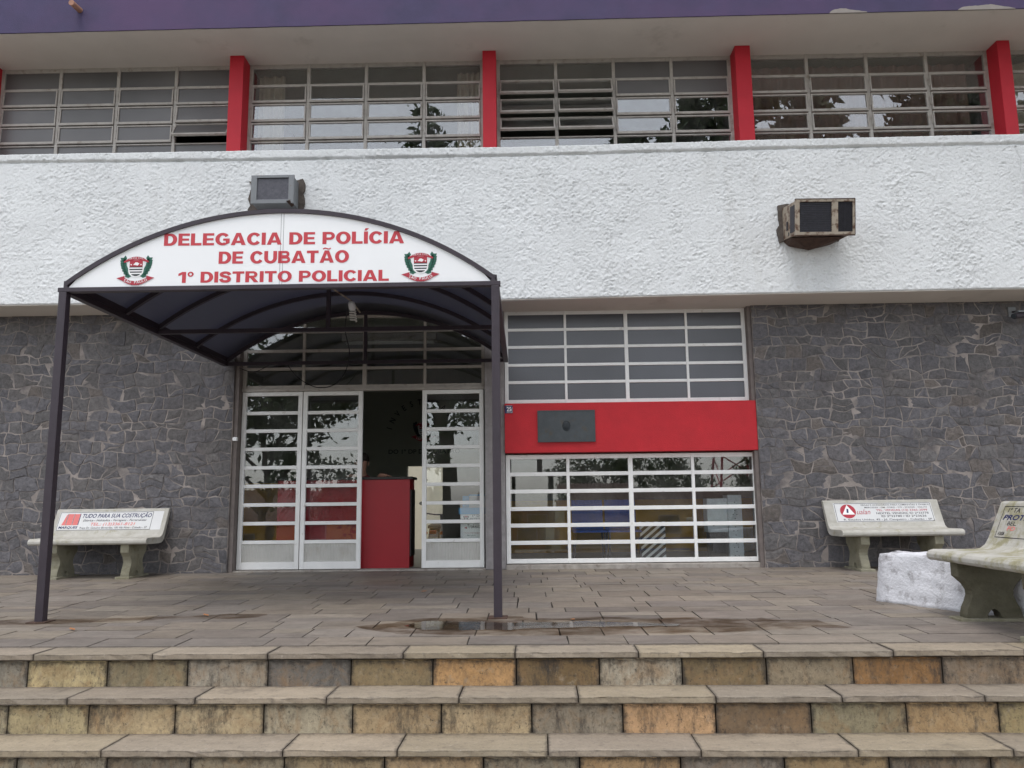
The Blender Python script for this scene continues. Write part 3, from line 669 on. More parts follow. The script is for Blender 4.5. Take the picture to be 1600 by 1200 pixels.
def clip_poly(poly, a, b, c):   # keep a*x+b*y<=c
    out = []
    for i in range(len(poly)):
        p, q = poly[i], poly[(i+1) % len(poly)]
        dp, dq = a*p[0]+b*p[1]-c, a*q[0]+b*q[1]-c
        if dp <= 0: out.append(p)
        if dp*dq < 0:
            t = dp/(dp-dq); out.append((p[0]+t*(q[0]-p[0]), p[1]+t*(q[1]-p[1])))
    return out
def stone_wall(x0, x1, z0, z1, label, seed):
    """random rubble: wavering courses, slanting joints, some stones split, the whole warped a little"""
    rr = random.Random(seed); sd = seed*7.3; Yf = 9.45; mb = MB()
    def warp(p):
        q = Vector((p[0]*1.7+sd, p[1]*1.7, 0)); q2 = Vector((p[0]*4.6, p[1]*5.2+sd, 3)); q3 = Vector((p[0]*12, p[1]*12+sd, 8))
        return (p[0]+0.05*mnoise.noise(q)+0.045*mnoise.noise(q2)+0.012*mnoise.noise(q3), p[1]+0.035*mnoise.noise(q+Vector((7, 2, 5)))+0.060*mnoise.noise(q2+Vector((4, 4, 4)))+0.016*mnoise.noise(q3+Vector((2, 6, 1))))
    polys = []; z = z0-0.2; lines = []
    while z < z1+0.3: lines.append(z); z += rr.uniform(0.09, 0.17)
    for j in range(len(lines)-1):
        za, zb = lines[j], lines[j+1]; h = zb-za; x = x0-0.4-rr.random()*0.2; top, bot = x, x
        while x < x1+0.4:
            wd = rr.uniform(0.95, 1.9)*max(h, 0.115); x2 = x+wd; t2, b2 = x2+rr.uniform(-0.04, 0.04), x2+rr.uniform(-0.04, 0.04)
            P = [(bot, za), ((bot+b2)/2, za+rr.uniform(-0.004, 0.004)), (b2, za), (t2, zb), ((top+t2)/2, zb+rr.uniform(-0.004, 0.004)), (top, zb)]
            r_ = rr.random()
            if r_ < 0.20 and wd > 0.19 or r_ < 0.03:
                cx, cz = (top+t2+bot+b2)/4+rr.uniform(-0.02, 0.02), (za+zb)/2+rr.uniform(-0.01, 0.01); an = rr.choice((rr.uniform(-0.25, 0.25)+math.pi/2, rr.uniform(0.5, 1.1), rr.uniform(2.0, 2.6)))
                nx, nz = math.cos(an), math.sin(an); c_ = nx*cx+nz*cz
                polys += [clip_poly(P, nx, nz, c_), clip_poly(P, -nx, -nz, -c_)]
            else: polys.append(P)
            x, top, bot = x2, t2, b2
    for poly in polys:
        if len(poly) < 3: continue
        # extra points along the edges so that the warp bends them, then warp and trim to the wall
        Q = []
        for i in range(len(poly)):
            a, b = poly[i], poly[(i+1) % len(poly)]; Q.append(warp(a))
            ns = int(math.hypot(a[0]-b[0], a[1]-b[1])/0.045)
            for q_ in range(1, ns+1): Q.append(warp((a[0]+(b[0]-a[0])*q_/(ns+1), a[1]+(b[1]-a[1])*q_/(ns+1))))
        poly = Q
        for (a, b, c) in ((-1, 0, -x0), (1, 0, x1), (0, -1, -z0), (0, 1, z1)):
            if len(poly) >= 3: poly = clip_poly(poly, a, b, c)
        if len(poly) < 3: continue
        poly = [p for i, p in enumerate(poly) if math.hypot(p[0]-poly[i-1][0], p[1]-poly[i-1][1]) > 0.004]
        if len(poly) < 3: continue
        A = np.array(poly); cen = A.mean(0); sz = np.abs(A-cen).max()
        if sz < 0.02: continue
        gap = 0.0036
        sh = []; n_ = len(poly); area = sum(poly[i-1][0]*poly[i][1]-poly[i][0]*poly[i-1][1] for i in range(n_)); sg = 1 if area > 0 else -1
        for i in range(n_):                          # set every edge in by half a joint
            (ax, az), (bx, bz), (cx_, cz_) = poly[i-1], poly[i], poly[(i+1) % n_]
            e1 = Vector((bx-ax, bz-az)).normalized(); e2 = Vector((cx_-bx, cz_-bz)).normalized()
            n1, n2 = Vector((-e1.y, e1.x))*sg, Vector((-e2.y, e2.x))*sg; m_ = n1+n2
            if m_.length < 0.3: m_ = n1
            m_.normalize(); k = gap/max(m_.dot(n1), 0.45)+(rr.random() < 0.05)*rr.uniform(0, 0.006)
            sh.append((bx+m_.x*k, bz+m_.y*k))
        g = rr.uniform(0.092, 0.132); t = rr.random()
        col = (g*1.02, g*0.98, g*1.05) if t < 0.62 else ((g*1.06, g*1.0, g*1.0) if t < 0.93 else (g*1.12, g*0.97, g*0.88))
        tilt = (rr.uniform(-0.04, 0.04), rr.uniform(-0.04, 0.04)); pr = rr.uniform(0.0, 0.006)
        ring0 = [(a, Yf+0.012, b) for a, b in sh]; ring1 = []
        for a, b in sh:
            dx, dz = cen[0]-a, cen[1]-b; L = math.hypot(dx, dz)+1e-6; k = min(0.005, L*0.3)/L
            a2, b2 = a+dx*k, b+dz*k
            ring1.append((a2, Yf-pr+tilt[0]*(a2-cen[0])+tilt[1]*(b2-cen[1])+rr.uniform(-0.002, 0.002), b2))
        ctr = (cen[0], Yf-pr-rr.uniform(-0.002, 0.008), cen[1]); n = len(sh)
        vs = ring0+ring1+[ctr]
        fs = [(k, (k+1) % n, n+(k+1) % n, n+k) for k in range(n)]+[(n+k, n+(k+1) % n, 2*n) for k in range(n)]
        mb.add(vs, fs, 0, col)
    o = mb.build('stone_wall', M['stone'], B, colors=True); o['label'] = label
    MB().box(x0, x1, Yf+0.001, 9.75, z0-0.02, z1).build('mortar_bed', M['mortar'], o)
stone_wall(-9.75, -3.515, -0.03, 3.13, 'grey crazy-paved stone wall left of the doors', 3)
stone_wall(2.787, 9.75, -0.03, 3.13, 'grey crazy-paved stone wall right of the windows', 5)

# reveals and jambs round the openings
for q in ((-3.513, -3.463, 0, 3.12), (2.742, 2.784, 0, 1.36), (2.742, 2.784, 1.962, 3.12)):
    MB().box(q[0], q[1], 9.475, 9.70, q[2], q[3]).build('opening_reveal', M['reveal'], B)
MB().box(-0.474, -0.232, 9.53, 9.80, 0, 3.12).build('door_jamb', M['jamb'], B, bevel=0.006)
MB().box(-0.231, 2.785, 9.462, 9.70, 1.365, 1.960).build('red_panel', M['red'], B, bevel=0.004)
mbs = MB()
slab_mesh(mbs, -0.228, 2.785, 9.50, 9.70, -0.015, 0.052, (1, 1, 1), 0.004, 0.05, 0.006)
mbs.build('window_sill', M['cement'], B)
MB().box(-3.512, -0.475, 9.50, 9.85, -0.02, 0.016).build('threshold', M['cement'], B, bevel=0.004)

def pane_grid(mb, xs, zs, y, tilt=0.006, th=0.004, mi=0):
    """one thin glass box per pane, each a hair out of true"""
    for i in range(len(xs)):
        for j in range(len(zs)):
            (xa, xb), (za, zb) = xs[i], zs[j]; cx, cz = (xa+xb)/2, (za+zb)/2
            m = Matrix.Translation((cx, y, cz)) @ Matrix.Rotation(random.gauss(0, tilt), 4, 'X') @ Matrix.Rotation(random.gauss(0, tilt), 4, 'Z')
            mb.xbox(m, (xb-xa)/2, th/2, (zb-za)/2, mi)
def spans(c, w):  # gaps between bar centres
    return [(a+w/2-0.004, b-w/2+0.004) for a, b in zip(c[:-1], c[1:])]

def grid_window(name, xv, zb, y, vw, bw, ends, mat, gmat, depth=0.035, tilt=0.006, label=None):
    """xv: mullion centres, zb: bar centres (first bottom, last top); ends=(outer width)"""
    mb = MB(); x0, x1, z0, z1 = xv[0]-ends/2, xv[-1]+ends/2, zb[0]-ends/2, zb[-1]+ends/2
    for i, x in enumerate(xv):
        wdt = ends if i in (0, len(xv)-1) else (vw*1.5 if i == len(xv)//2 else vw)
        yy = y-0.004 if i in (0, len(xv)-1) else y
        mb.box(x-wdt/2, x+wdt/2, yy, y+depth+0.012, z0, z1)
    for j, z in enumerate(zb):
        wdt = ends if j in (0, len(zb)-1) else bw
        for (a, b) in zip(xv[:-1], xv[1:]):
            mb.box(a+0.01, b-0.01, y+0.005, y+depth, z-wdt/2, z+wdt/2)
    o = mb.build(name, mat, B, bevel=0.003, segs=1)
    if label: o['label'] = label
    g = MB(); pane_grid(g, spans(xv, vw), spans(zb, bw), y+depth*0.6, tilt); g.build('pane', gmat, o)
    return o
grid_window('window', [-0.205, 0.524, 1.274, 2.018, 2.722], [1.996, 2.234, 2.449, 2.674, 2.892, 3.104], 9.585, 0.030, 0.036, 0.045, M['frame'], M['frost'], label='upper window of obscure glass above the red panel')
grid_window('window', [-0.200, 0.522, 1.274, 2.022, 2.765], [0.088, 0.302, 0.505, 0.701, 0.907, 1.113, 1.320], 9.575, 0.036, 0.046, 0.052, M['frame'], M['glass'], tilt=0.005, label='large clear window below the red panel')
grid_window('transom_window', [-3.440, -2.714, -1.957, -1.213, -0.492], [2.215, 2.446, 2.670, 2.912, 3.104], 9.59, 0.034, 0.036, 0.045, M['frame2'], M['glass'], label='row of panes over the entrance doors')
MB().box(-3.462, -0.475, 9.572, 9.66, 2.160, 2.196).build('door_head', M['frame2'], B, bevel=0.003)

def door_leaf(x0, x1, label, handle=None):
    z0, z1 = 0.022, 2.156; y = 9.585; sw = 0.052
    mb = MB()
    mb.box(x0, x0+sw, y, y+0.045, z0, z1).box(x1-sw, x1, y, y+0.045, z0, z1)
    mb.box(x0+sw, x1-sw, y+0.002, y+0.043, z1-0.048, z1)
    mb.box(x0+sw, x1-sw, y+0.002, y+0.043, z0, z0+0.085)
    for z in (1.897, 1.677, 1.455, 1.231, 1.008, 0.785, 0.563, 0.341):
        mb.box(x0+sw, x1-sw, y+0.006, y+0.036, z-0.021, z+0.021)
    o = mb.build('door', M['frame'], B, bevel=0.003, segs=1); o['label'] = label
    g = MB(); zz = [0.341, 0.563, 0.785, 1.008, 1.231, 1.455, 1.677, 1.897, 2.115]
    pane_grid(g, [(x0+sw-0.004, x1-sw+0.004)], spans(zz, 0.042), y+0.024, 0.004); g.build('pane', M['glass'], o)
    k = MB(); n = 34                               # ribbed kick panel
    xa, xb = x0+sw, x1-sw; wd = (xb-xa)/n
    for i in range(n):
        k.add([(xa+i*wd, y+0.022, 0.107), (xa+(i+0.5)*wd, y+0.016, 0.107), (xa+(i+1)*wd, y+0.022, 0.107), (xa+i*wd, y+0.022, 0.322), (xa+(i+0.5)*wd, y+0.016, 0.322), (xa+(i+1)*wd, y+0.022, 0.322)], [(0, 1, 4, 3), (1, 2, 5, 4)])
    k.box(xa, xb, y+0.0225, y+0.03, 0.105, 0.324)
    k.build('kick_panel', M['kick'], o, fixn=True)
    if handle:
        MB().tube([(handle, y-0.002, 0.98), (handle, y-0.045, 0.98), (handle, y-0.045, 1.16), (handle, y-0.002, 1.16)], 0.008, 8).build('handle', M['chrome'], o, smooth=True)
    return o
door_leaf(-3.456, -2.713, 'leftmost glazed door leaf')
door_leaf(-2.703, -1.973, 'glazed door leaf beside the open gap')
door_leaf(-1.240, -0.491, 'glazed door leaf right of the open gap')

# ------------------------------------------------------------------ white stucco band
def vnoise(nx, nz, cell, seed):
    r = np.random.default_rng(seed); gx, gz = int(nx/cell)+3, int(nz/cell)+3
    g = r.standard_normal((gz, gx)); X = np.arange(nx)/cell; Zc = np.arange(nz)/cell
    xi = X.astype(int); zi = Zc.astype(int); fx = X-xi; fz = Zc-zi
    fx = fx*fx*(3-2*fx); fz = fz*fz*(3-2*fz)
    a = g[np.ix_(zi, xi)]*(1-fx)+g[np.ix_(zi, xi+1)]*fx
    b = g[np.ix_(zi+1, xi)]*(1-fx)+g[np.ix_(zi+1, xi+1)]*fx
    return a*(1-fz)[:, None]+b*fz[:, None]
def fast_grid(name, V, nx, nz, mat, parent, smooth=True):
    me = bpy.data.meshes.new(name); n = nx*nz
    me.vertices.add(n); me.vertices.foreach_set('co', V.astype(np.float32).ravel())
    idx = np.arange(n).reshape(nz, nx)
    q = np.stack([idx[:-1, :-1], idx[:-1, 1:], idx[1:, 1:], idx[1:, :-1]], -1).reshape(-1, 4)
    me.loops.add(q.size); me.loops.foreach_set('vertex_index', q.ravel().astype(np.int32))
    me.polygons.add(len(q)); me.polygons.foreach_set('loop_start', np.arange(0, q.size, 4, dtype=np.int32))
    me.polygons.foreach_set('use_smooth', np.full(len(q), smooth))
    me.materials.append(mat); me.update(); me.validate()
    o = bpy.data.objects.new(name, me); C.objects.link(o); o.parent = parent; return o
def build_band():
    step = 0.0095; X = np.arange(-9.75, 9.75, step); zs = np.linspace(0, 1, int(1.95/step)); nx, nz = len(X), len(zs)
    zb = np.interp(X, [-5.6, -0.1, 2.1, 5.3], [3.137, 3.112, 3.134, 3.150])
    zt = np.interp(X, [-6.3, -3.2, -0.1, 3.0, 6.0], [5.020, 5.016, 5.002, 5.036, 5.050])
    zg = np.interp(X, [-6.3, -3.2, -0.1, 3.0, 6.0], [4.915, 4.890, 4.888, 4.918, 4.926])
    Zc = zb[None, :]+(zt-zb)[None, :]*zs[:, None]
    h = 0.0020*vnoise(nx, nz, 1.9, 1)+0.0024*vnoise(nx, nz, 1.05, 2)+0.0018*vnoise(nx, nz, 3.4, 3)
    sm = np.clip(0.85+0.30*vnoise(nx, nz, 14, 8)+0.2*vnoise(nx, nz, 60, 9), 0.35, 1.5)
    h = h*sm+0.003*vnoise(nx, nz, 40, 4)
    # trowel pits: short slanting gouges
    pit = vnoise(nx+nz, nz, 2.6, 12); pit = np.stack([pit[k, (nz-k)//1:(nz-k)//1+nx] if True else pit[k] for k in range(nz)])
    h -= 0.0075*np.clip(pit-1.25, 0, 1.2)
    cap = Zc > zg[None, :]
    Yv = 8.957-np.maximum(h, -0.016)-np.where(cap, 0.020, 0.0)
    gr = np.exp(-((Zc-zg[None, :])/0.011)**2); Yv += 0.034*gr*np.clip(0.75+0.4*vnoise(nx, nz, 9, 31), 0.2, 1.3)
    # hairline crack down the right-hand end
    cx = 5.86+0.045*np.sin(Zc*3.1)+0.05*(5-Zc)/1.9*2+0.012*np.sin(Zc*23)
    Yv += 0.016*np.exp(-((X[None, :]-cx)/0.010)**2)*(Zc < 4.9)
    xr = np.broadcast_to(X, (nz, nx))
    V = np.stack([xr, Yv-9.6, Zc], -1)
    # roll the bottom edge under and the top edge back
    V[0, :, 1] += 0.05; V[-1, :, 1] += 0.06; V[1, :, 1] += 0.012; V[-2, :, 1] += 0.012
    o = fast_grid('upper_wall', V, nx, nz, M['stucco'], B); o['label'] = 'rough white stucco band below the upper windows'
    # body behind, and the underside
    MB().box(-9.75, 9.75, 9.0, 9.28, 3.16, 4.985).build('wall_core', M['stucco'], o)
    mb = MB(); xs = np.linspace(-9.75, 9.75, 42)
    for a, b in zip(xs[:-1], xs[1:]):
        za, zb_ = np.interp(a, [-5.6, -0.1, 2.1, 5.3], [3.137, 3.114, 3.134, 3.150]), np.interp(b, [-5.6, -0.1, 2.1, 5.3], [3.137, 3.114, 3.134, 3.150])
        mb.add([(a, 8.972, za), (b, 8.972, zb_), (b, 9.50, 3.125), (a, 9.50, 3.125)], [(0, 1, 2, 3)])
        mb.add([(a, 8.99, 3.175), (b, 8.99, 3.175), (b, 9.50, 3.175), (a, 9.50, 3.175)], [(0, 3, 2, 1)])
        mb.add([(a, 8.972, za), (b, 8.972, zb_), (b, 8.99, 3.175), (a, 8.99, 3.175)], [(0, 3, 2, 1)])
    mb.box(-9.75, 9.75, 9.502, 9.80, 3.125, 3.175)
    mb.build('lower_soffit', M['soffit'], B, fixn=False)
build_band()

# ------------------------------------------------------------------ upper storey
COLX = [(-9.75, -9.58), (-6.79, -6.615), (-3.603, -3.428), (-0.452, -0.286), (2.669, 2.857), (5.880, 6.036), (8.99, 9.17)]
for (a, b) in COLX:
    if -20 < a < 20:
        MB().box(a, b, 9.095, 9.345, 4.93, 6.336).build('column', M['redcol'], B, bevel=0.006)

def fy(x): return -0.0068*(x+0.1)
def shearbox(mb, x0, x1, y0, y1, z0, z1):
    b = MB().box(x0, x1, y0, y1, z0, z1); mb.add([(p[0], p[1]+fy(p[0]), p[2]) for p in b.v], b.f)
mb = MB(); shearbox(mb, -9.75, 9.75, 8.515, 9.40, 6.335, 6.52); mb.build('roof_soffit', M['soffit'], B)
mb = MB(); xs = np.linspace(-9.75, 9.75, 300)
prof = []
for x in xs: prof.append(6.339+0.0035*mnoise.noise(Vector((x*3, 0, 0)))+0.002*mnoise.noise(Vector((x*17, 1, 0))))
vs = []
for x, z in zip(xs, prof):
    y = 8.497+fy(x); vs += [(x, y, z), (x, y, 7.4), (x, y+0.3, 7.4), (x, y+0.3, 6.53), (x, y+0.015, 6.53), (x, y+0.015, z)]
n = len(xs)
mb.add(vs, [tuple(i*6+k for k in (0,))+(((i+1)*6), ((i+1)*6+1), i*6+1) for i in range(n-1)]+[((i)*6+5, (i+1)*6+5, (i+1)*6, i*6) for i in range(n-1)]+[(i*6+1, (i+1)*6+1, (i+1)*6+2, i*6+2) for i in range(n-1)])
fas = mb.build('roof_fascia', M['fascia'], B, fixn=False); fas['label'] = 'dark slate-blue roof fascia'
# peeled render patches along the fascia edge
def peel(x0, x1, top):
    n = 26; up = []; 
    for i in range(n+1):
        t = i/n; x = x0+(x1-x0)*t
        e = math.sin(math.pi*min(1, t*1.02))**0.55*(0.75+0.5*mnoise.noise(Vector((x*4, top*9, 0))))+0.10*mnoise.noise(Vector((x*21, 5, 0)))
        up.append((x, 6.335+max(0.004, top*e)))
    pts = [(x1, 6.333), (x0, 6.333)]+up
    pts = [(x0, 6.333)]+up+[(x1, 6.333)]
    MB().prism(pts, lambda a, b, d_: (a, d_+fy(a), b), 8.489, 8.51).build('peeled_patch', M['render_patch'], B)
peel(3.60, 4.03, 0.070); peel(5.07, 5.72, 0.075)
MB().tube([(-5.19, 8.62, 6.615), (-5.20, 8.36, 6.595)], 0.033, 14).build('drain_spout', M['clay'], B, smooth=False)

# upper window bays: fixed top row, four rows of tilting sashes, fixed bottom row
ZR = [6.300, 6.052, 5.805, 5.552, 5.305, 5.055]
def upper_bay(xa, xb, kind, label):
    xv = np.linspace(xa+0.02, xb-0.02, 5); y = 9.315
    mb = MB()
    for i, x in enumerate(xv):
        wd = 0.044 if i in (0, 4) else 0.040; mb.box(x-wd/2, x+wd/2, y, y+0.05, 4.96, 6.336)
    for (a, b) in zip(xv[:-1], xv[1:]):
        mb.box(a+0.01, b-0.01, y+0.006, y+0.045, 6.285, 6.336)
        mb.box(a+0.01, b-0.01, y+0.006, y+0.045, 6.034, 6.066)
        mb.box(a+0.01, b-0.01, y+0.006, y+0.045, 4.96, 5.05)
    o = mb.build('window', M['frame2'], B, bevel=0.003, segs=1); o['label'] = label
    gm = {'frost': M['frost2'], 'clear': M['glass2'], 'mixed': M['glass2'], 'curtain': M['glass2']}[kind]
    g = MB(); gf = MB(); sash = MB()
    for i in range(4):
        a, b = xv[i]+0.022, xv[i+1]-0.022
        fr = kind == 'frost' or (kind == 'mixed' and i >= 2)
        pane_grid(gf if fr else g, [(a-0.004, b+0.004)], [(6.062, 6.289)], y+0.026, 0.003)
        for j in range(1, 4):
            zt, zb = ZR[j]-0.012, ZR[j+1]+0.006
            ang = random.gauss(0.035, 0.008)
            if kind == 'frost' and i == 3 and j == 3: ang = 0.55
            elif kind == 'frost' and i == 3 and j == 2: ang = 0.12
            if kind == 'mixed' and i < 2: ang = (0.42, 0.40, 0.5)[j-1]+0.03*i
            m = Matrix.Translation((0, y+0.012, zt)) @ Matrix.Rotation(-ang, 4, 'X')
            hh = (zt-zb)
            t = lambda X, Yv, Zv: m @ Vector((X, Yv, Zv))
            for (u0, u1, w0, w1) in ((a+0.002, b-0.002, -0.016, 0.0), (a+0.002, b-0.002, -hh, -hh+0.030), (a+0.002, a+0.018, -hh+0.03, -0.016), (b-0.018, b-0.002, -hh+0.03, -0.016)):
                bx = MB().box(u0, u1, -0.020, 0.010, w0, w1); sash.add([t(*p) for p in bx.v], bx.f)
            bx = MB().box(a+0.012, b-0.012, -0.007, -0.003, -hh+0.02, -0.010)
            (gf if (fr and not (kind == 'mixed' and j >= 2)) else g).add([t(*p) for p in bx.v], bx.f)
            sash.box(a-0.016, a-0.004, y-0.012, y+0.012, zt-0.17, zt-0.05)
        pane_grid(gf if (fr and kind != 'mixed') else g, [(a-0.004, b+0.004)], [(4.98, 5.285)], y+0.026, 0.003)
        sash.box(a-0.004, b+0.004, y+0.004, y+0.034, 5.283, 5.297)
    sash.build('sash', M['frame2'], o)
    if g.v: g.build('pane', gm, o)
    if gf.v: gf.build('obscure_pane', M['frost2'], o)
    return o
upper_bay(-9.58, -6.79, 'frost', 'upper window bay at the far left edge')
upper_bay(-6.615, -3.603, 'frost', 'upper window bay of dusty obscure glass')
upper_bay(-3.428, -0.452, 'clear', 'upper window bay reflecting pale sky')
upper_bay(-0.286, 2.669, 'mixed', 'upper window bay with open tilted sashes')
upper_bay(2.857, 5.880, 'curtain', 'upper window bay with brown curtains')
upper_bay(6.036, 8.99, 'clear', 'upper window bay at the far right edge')

def curtain(x0, x1, y, z0, z1, mat, folds, amp=0.025):
    n = int(folds*8); xs = np.linspace(x0, x1, n+1); vs = []
    for x in xs:
        t = (x-x0)/(x1-x0)*folds*2*math.pi
        yy = y+amp*math.sin(t+0.6*math.sin(t*0.37)); vs += [(x, yy, z0), (x, yy, z1), (x, yy+0.004, z0), (x, yy+0.004, z1)]
    fs = []
    for i in range(n): fs += [(i*4, (i+1)*4, (i+1)*4+1, i*4+1), (i*4+2, i*4+3, (i+1)*4+3, (i+1)*4+2)]
    return MB().add(vs, fs).build('curtain', mat, B, smooth=True, fixn=False)
curtain(2.90, 5.72, 9.52, 4.95, 6.27, M['curtain_brown'], 19)
curtain(-3.36, -3.03, 9.50, 4.95, 6.27, M['curtain_cream'], 3)
curtain(-0.80, -0.50, 9.50, 4.95, 6.27, M['curtain_cream'], 4)
curtain(6.10, 8.9, 9.52, 4.95, 6.27, M['curtain_cream'], 14)

# interiors (dark rooms behind the glass)
def room():
    m = M['interior']
    mb = MB()
    # ground floor: back wall with a doorway to the yard, side walls, partition, ceiling
    Yb = 13.5; dx0, dx1, dz = -2.00, -1.395, 1.41
    mb.box(-8, dx0, Yb, Yb+0.15, -0.3, 3.1).box(dx1, 8, Yb, Yb+0.15, -0.3, 3.1).box(dx0, dx1, Yb, Yb+0.15, dz, 3.1)
    mb.box(-8, -7.85, 9.76, Yb, 0, 3.1).box(7.85, 8, 9.76, Yb, 0, 3.1).box(-0.34, -0.26, 9.81, Yb, 0, 3.1)
    mb.build('interior_wall', m, B)
    MB().box(-8, 8, 9.76, 13.7, 3.10, 3.124).build('ceiling', M['interior'], B)
    MB().box(-8, 8, 9.72, 13.66, -0.1, 0.012).build('interior_floor', M['intfloor'], B)
    mb = MB(); mb.box(-9.75, 9.75, 11.5, 11.6, 4.9, 6.4).box(-9.75, 9.75, 9.3, 11.5, 4.88, 4.935).box(-9.75, -9.65, 9.4, 11.5, 4.93, 6.33).box(9.65, 9.75, 9.4, 11.5, 4.93, 6.33)
    for (a, b) in COLX: mb.box(a, b, 9.36, 11.5, 4.936, 6.334)
    mb.build('upper_room_wall', simple('upper_room_paint', (0.10, 0.085, 0.09), 0.8), B)
    MB().box(-9.75, 9.75, 9.47, 11.7, 6.334, 6.5).build('upper_ceiling', M['interior'], B)
    MB().box(-9.75, 9.75, 9.0, 11.7, 6.525, 6.56).build('roof_slab', M['interior'], B)
    # walls of the open yard at the back
    mb = MB(); mb.box(-5, 3, 17.0, 17.2, -0.6, 2.6).box(-5, -4.85, 13.7, 17, -0.6, 2.6).box(2.85, 3, 13.7, 17, -0.6, 2.6)
    mb.build('yard_wall', M['yard'], B)
    MB().box(-5, 3, 13.66, 17.1, -0.6, -0.42).build('yard_floor', M['cement'], B)
    MB().box(-9.75, 9.75, 11.6, 13.66, 6.2, 6.3).box(-9.75, 9.75, 13.5, 13.65, 3.1, 6.3).build('rear_wall', M['soffit'], B)
room()

MB().box(-0.26, 7.85, 12.3, 12.4, 0.012, 0.80).build('ochre_dado', M['yellow'], B)
MB().box(-0.26, 7.85, 12.31, 12.4, 0.80, 3.10).build('interior_wall', M['interior'], B)
MB().box(-7.85, -3.1, 11.6, 11.7, 0.012, 1.10).build('ochre_dado', M['yellow'], B)
def chair(x, label):
    c = thing('plastic_chair', label, 'chair', (x, 10.15, 0.012), 0, 'blue chairs inside the lower window')
    MB().prism([(9.930, 0.40), (9.950, 0.425), (10.310, 0.43), (10.330, 0.41), (10.290, 0.40)], lambda a, b, d_: (d_, a, b), x-0.21, x+0.21).build('seat', M['darkblue'], c, bevel=0.008)
    MB().prism([(10.315, 0.43), (10.335, 0.43), (10.430, 0.80), (10.410, 0.80)], lambda a, b, d_: (d_, a, b), x-0.20, x+0.20).build('backrest', M['darkblue'], c, bevel=0.006)
    for sx in (-0.18, 0.18):
        for y0 in (9.96, 10.30): MB().tube([(x+sx, y0, 0.40), (x+sx*1.08, y0+(0.03 if y0 > 10.1 else -0.03), 0.013)], 0.012, 8).build('leg', M['steel'], c)
for x_, l_ in ((0.80, 'blue plastic chair inside the lower window, nearest the door'), (1.225, 'blue plastic chair inside the lower window, next to the striped board')): chair(x_, l_)
def striped_board():
    b = thing('striped_board', 'black and white diagonally striped board inside the lower window', 'board', (1.60, 10.15, 0.012))
    MB().box(1.44, 1.76, 10.14, 10.16, 0.06, 0.52).build('panel', M['white'], b)
    mb = MB()
    for i in range(-3, 8):
        P = clip_poly(clip_poly([(1.44, 0.06+i*0.085-0.2), (1.76, 0.06+i*0.085+0.06), (1.76, 0.06+i*0.085+0.105), (1.44, 0.06+i*0.085-0.155)], 0, 1, 0.52), 0, -1, -0.06)
        if len(P) >= 3: mb.add([(x, 10.1385, z) for x, z in P], [tuple(range(len(P)))])
    mb.build('stripe', M['black'], b, fixn=False)
    for x in (1.48, 1.72): MB().box(x-0.015, x+0.015, 10.10, 10.30, 0.013, 0.059).build('foot', M['steel'], b)
striped_board()

def mural():
    """painted emblem and wording on the back wall of the lobby"""
    mb = MB(); y = 13.494; fn = lambda x, z: (x, y, z)
    mats = [M['eblack'], M['ered'], M['white']]
    emblem(mb, -1.72, 2.02, 0.42, fn, (1, 0, 2, 0, 2))
    arc_text(mb, 'INVESTIGAÇÃO', -1.72, 1.9, 0.56, R(165), R(15), 0.10, fn, mi=0)
    put_text(mb, 'DO 1º DP DE CUBATÃO', -2.32, -1.1, 1.62, 0.075, fn, mi=0)
    mb.build('wall_emblem', mats, B, fixn=False)

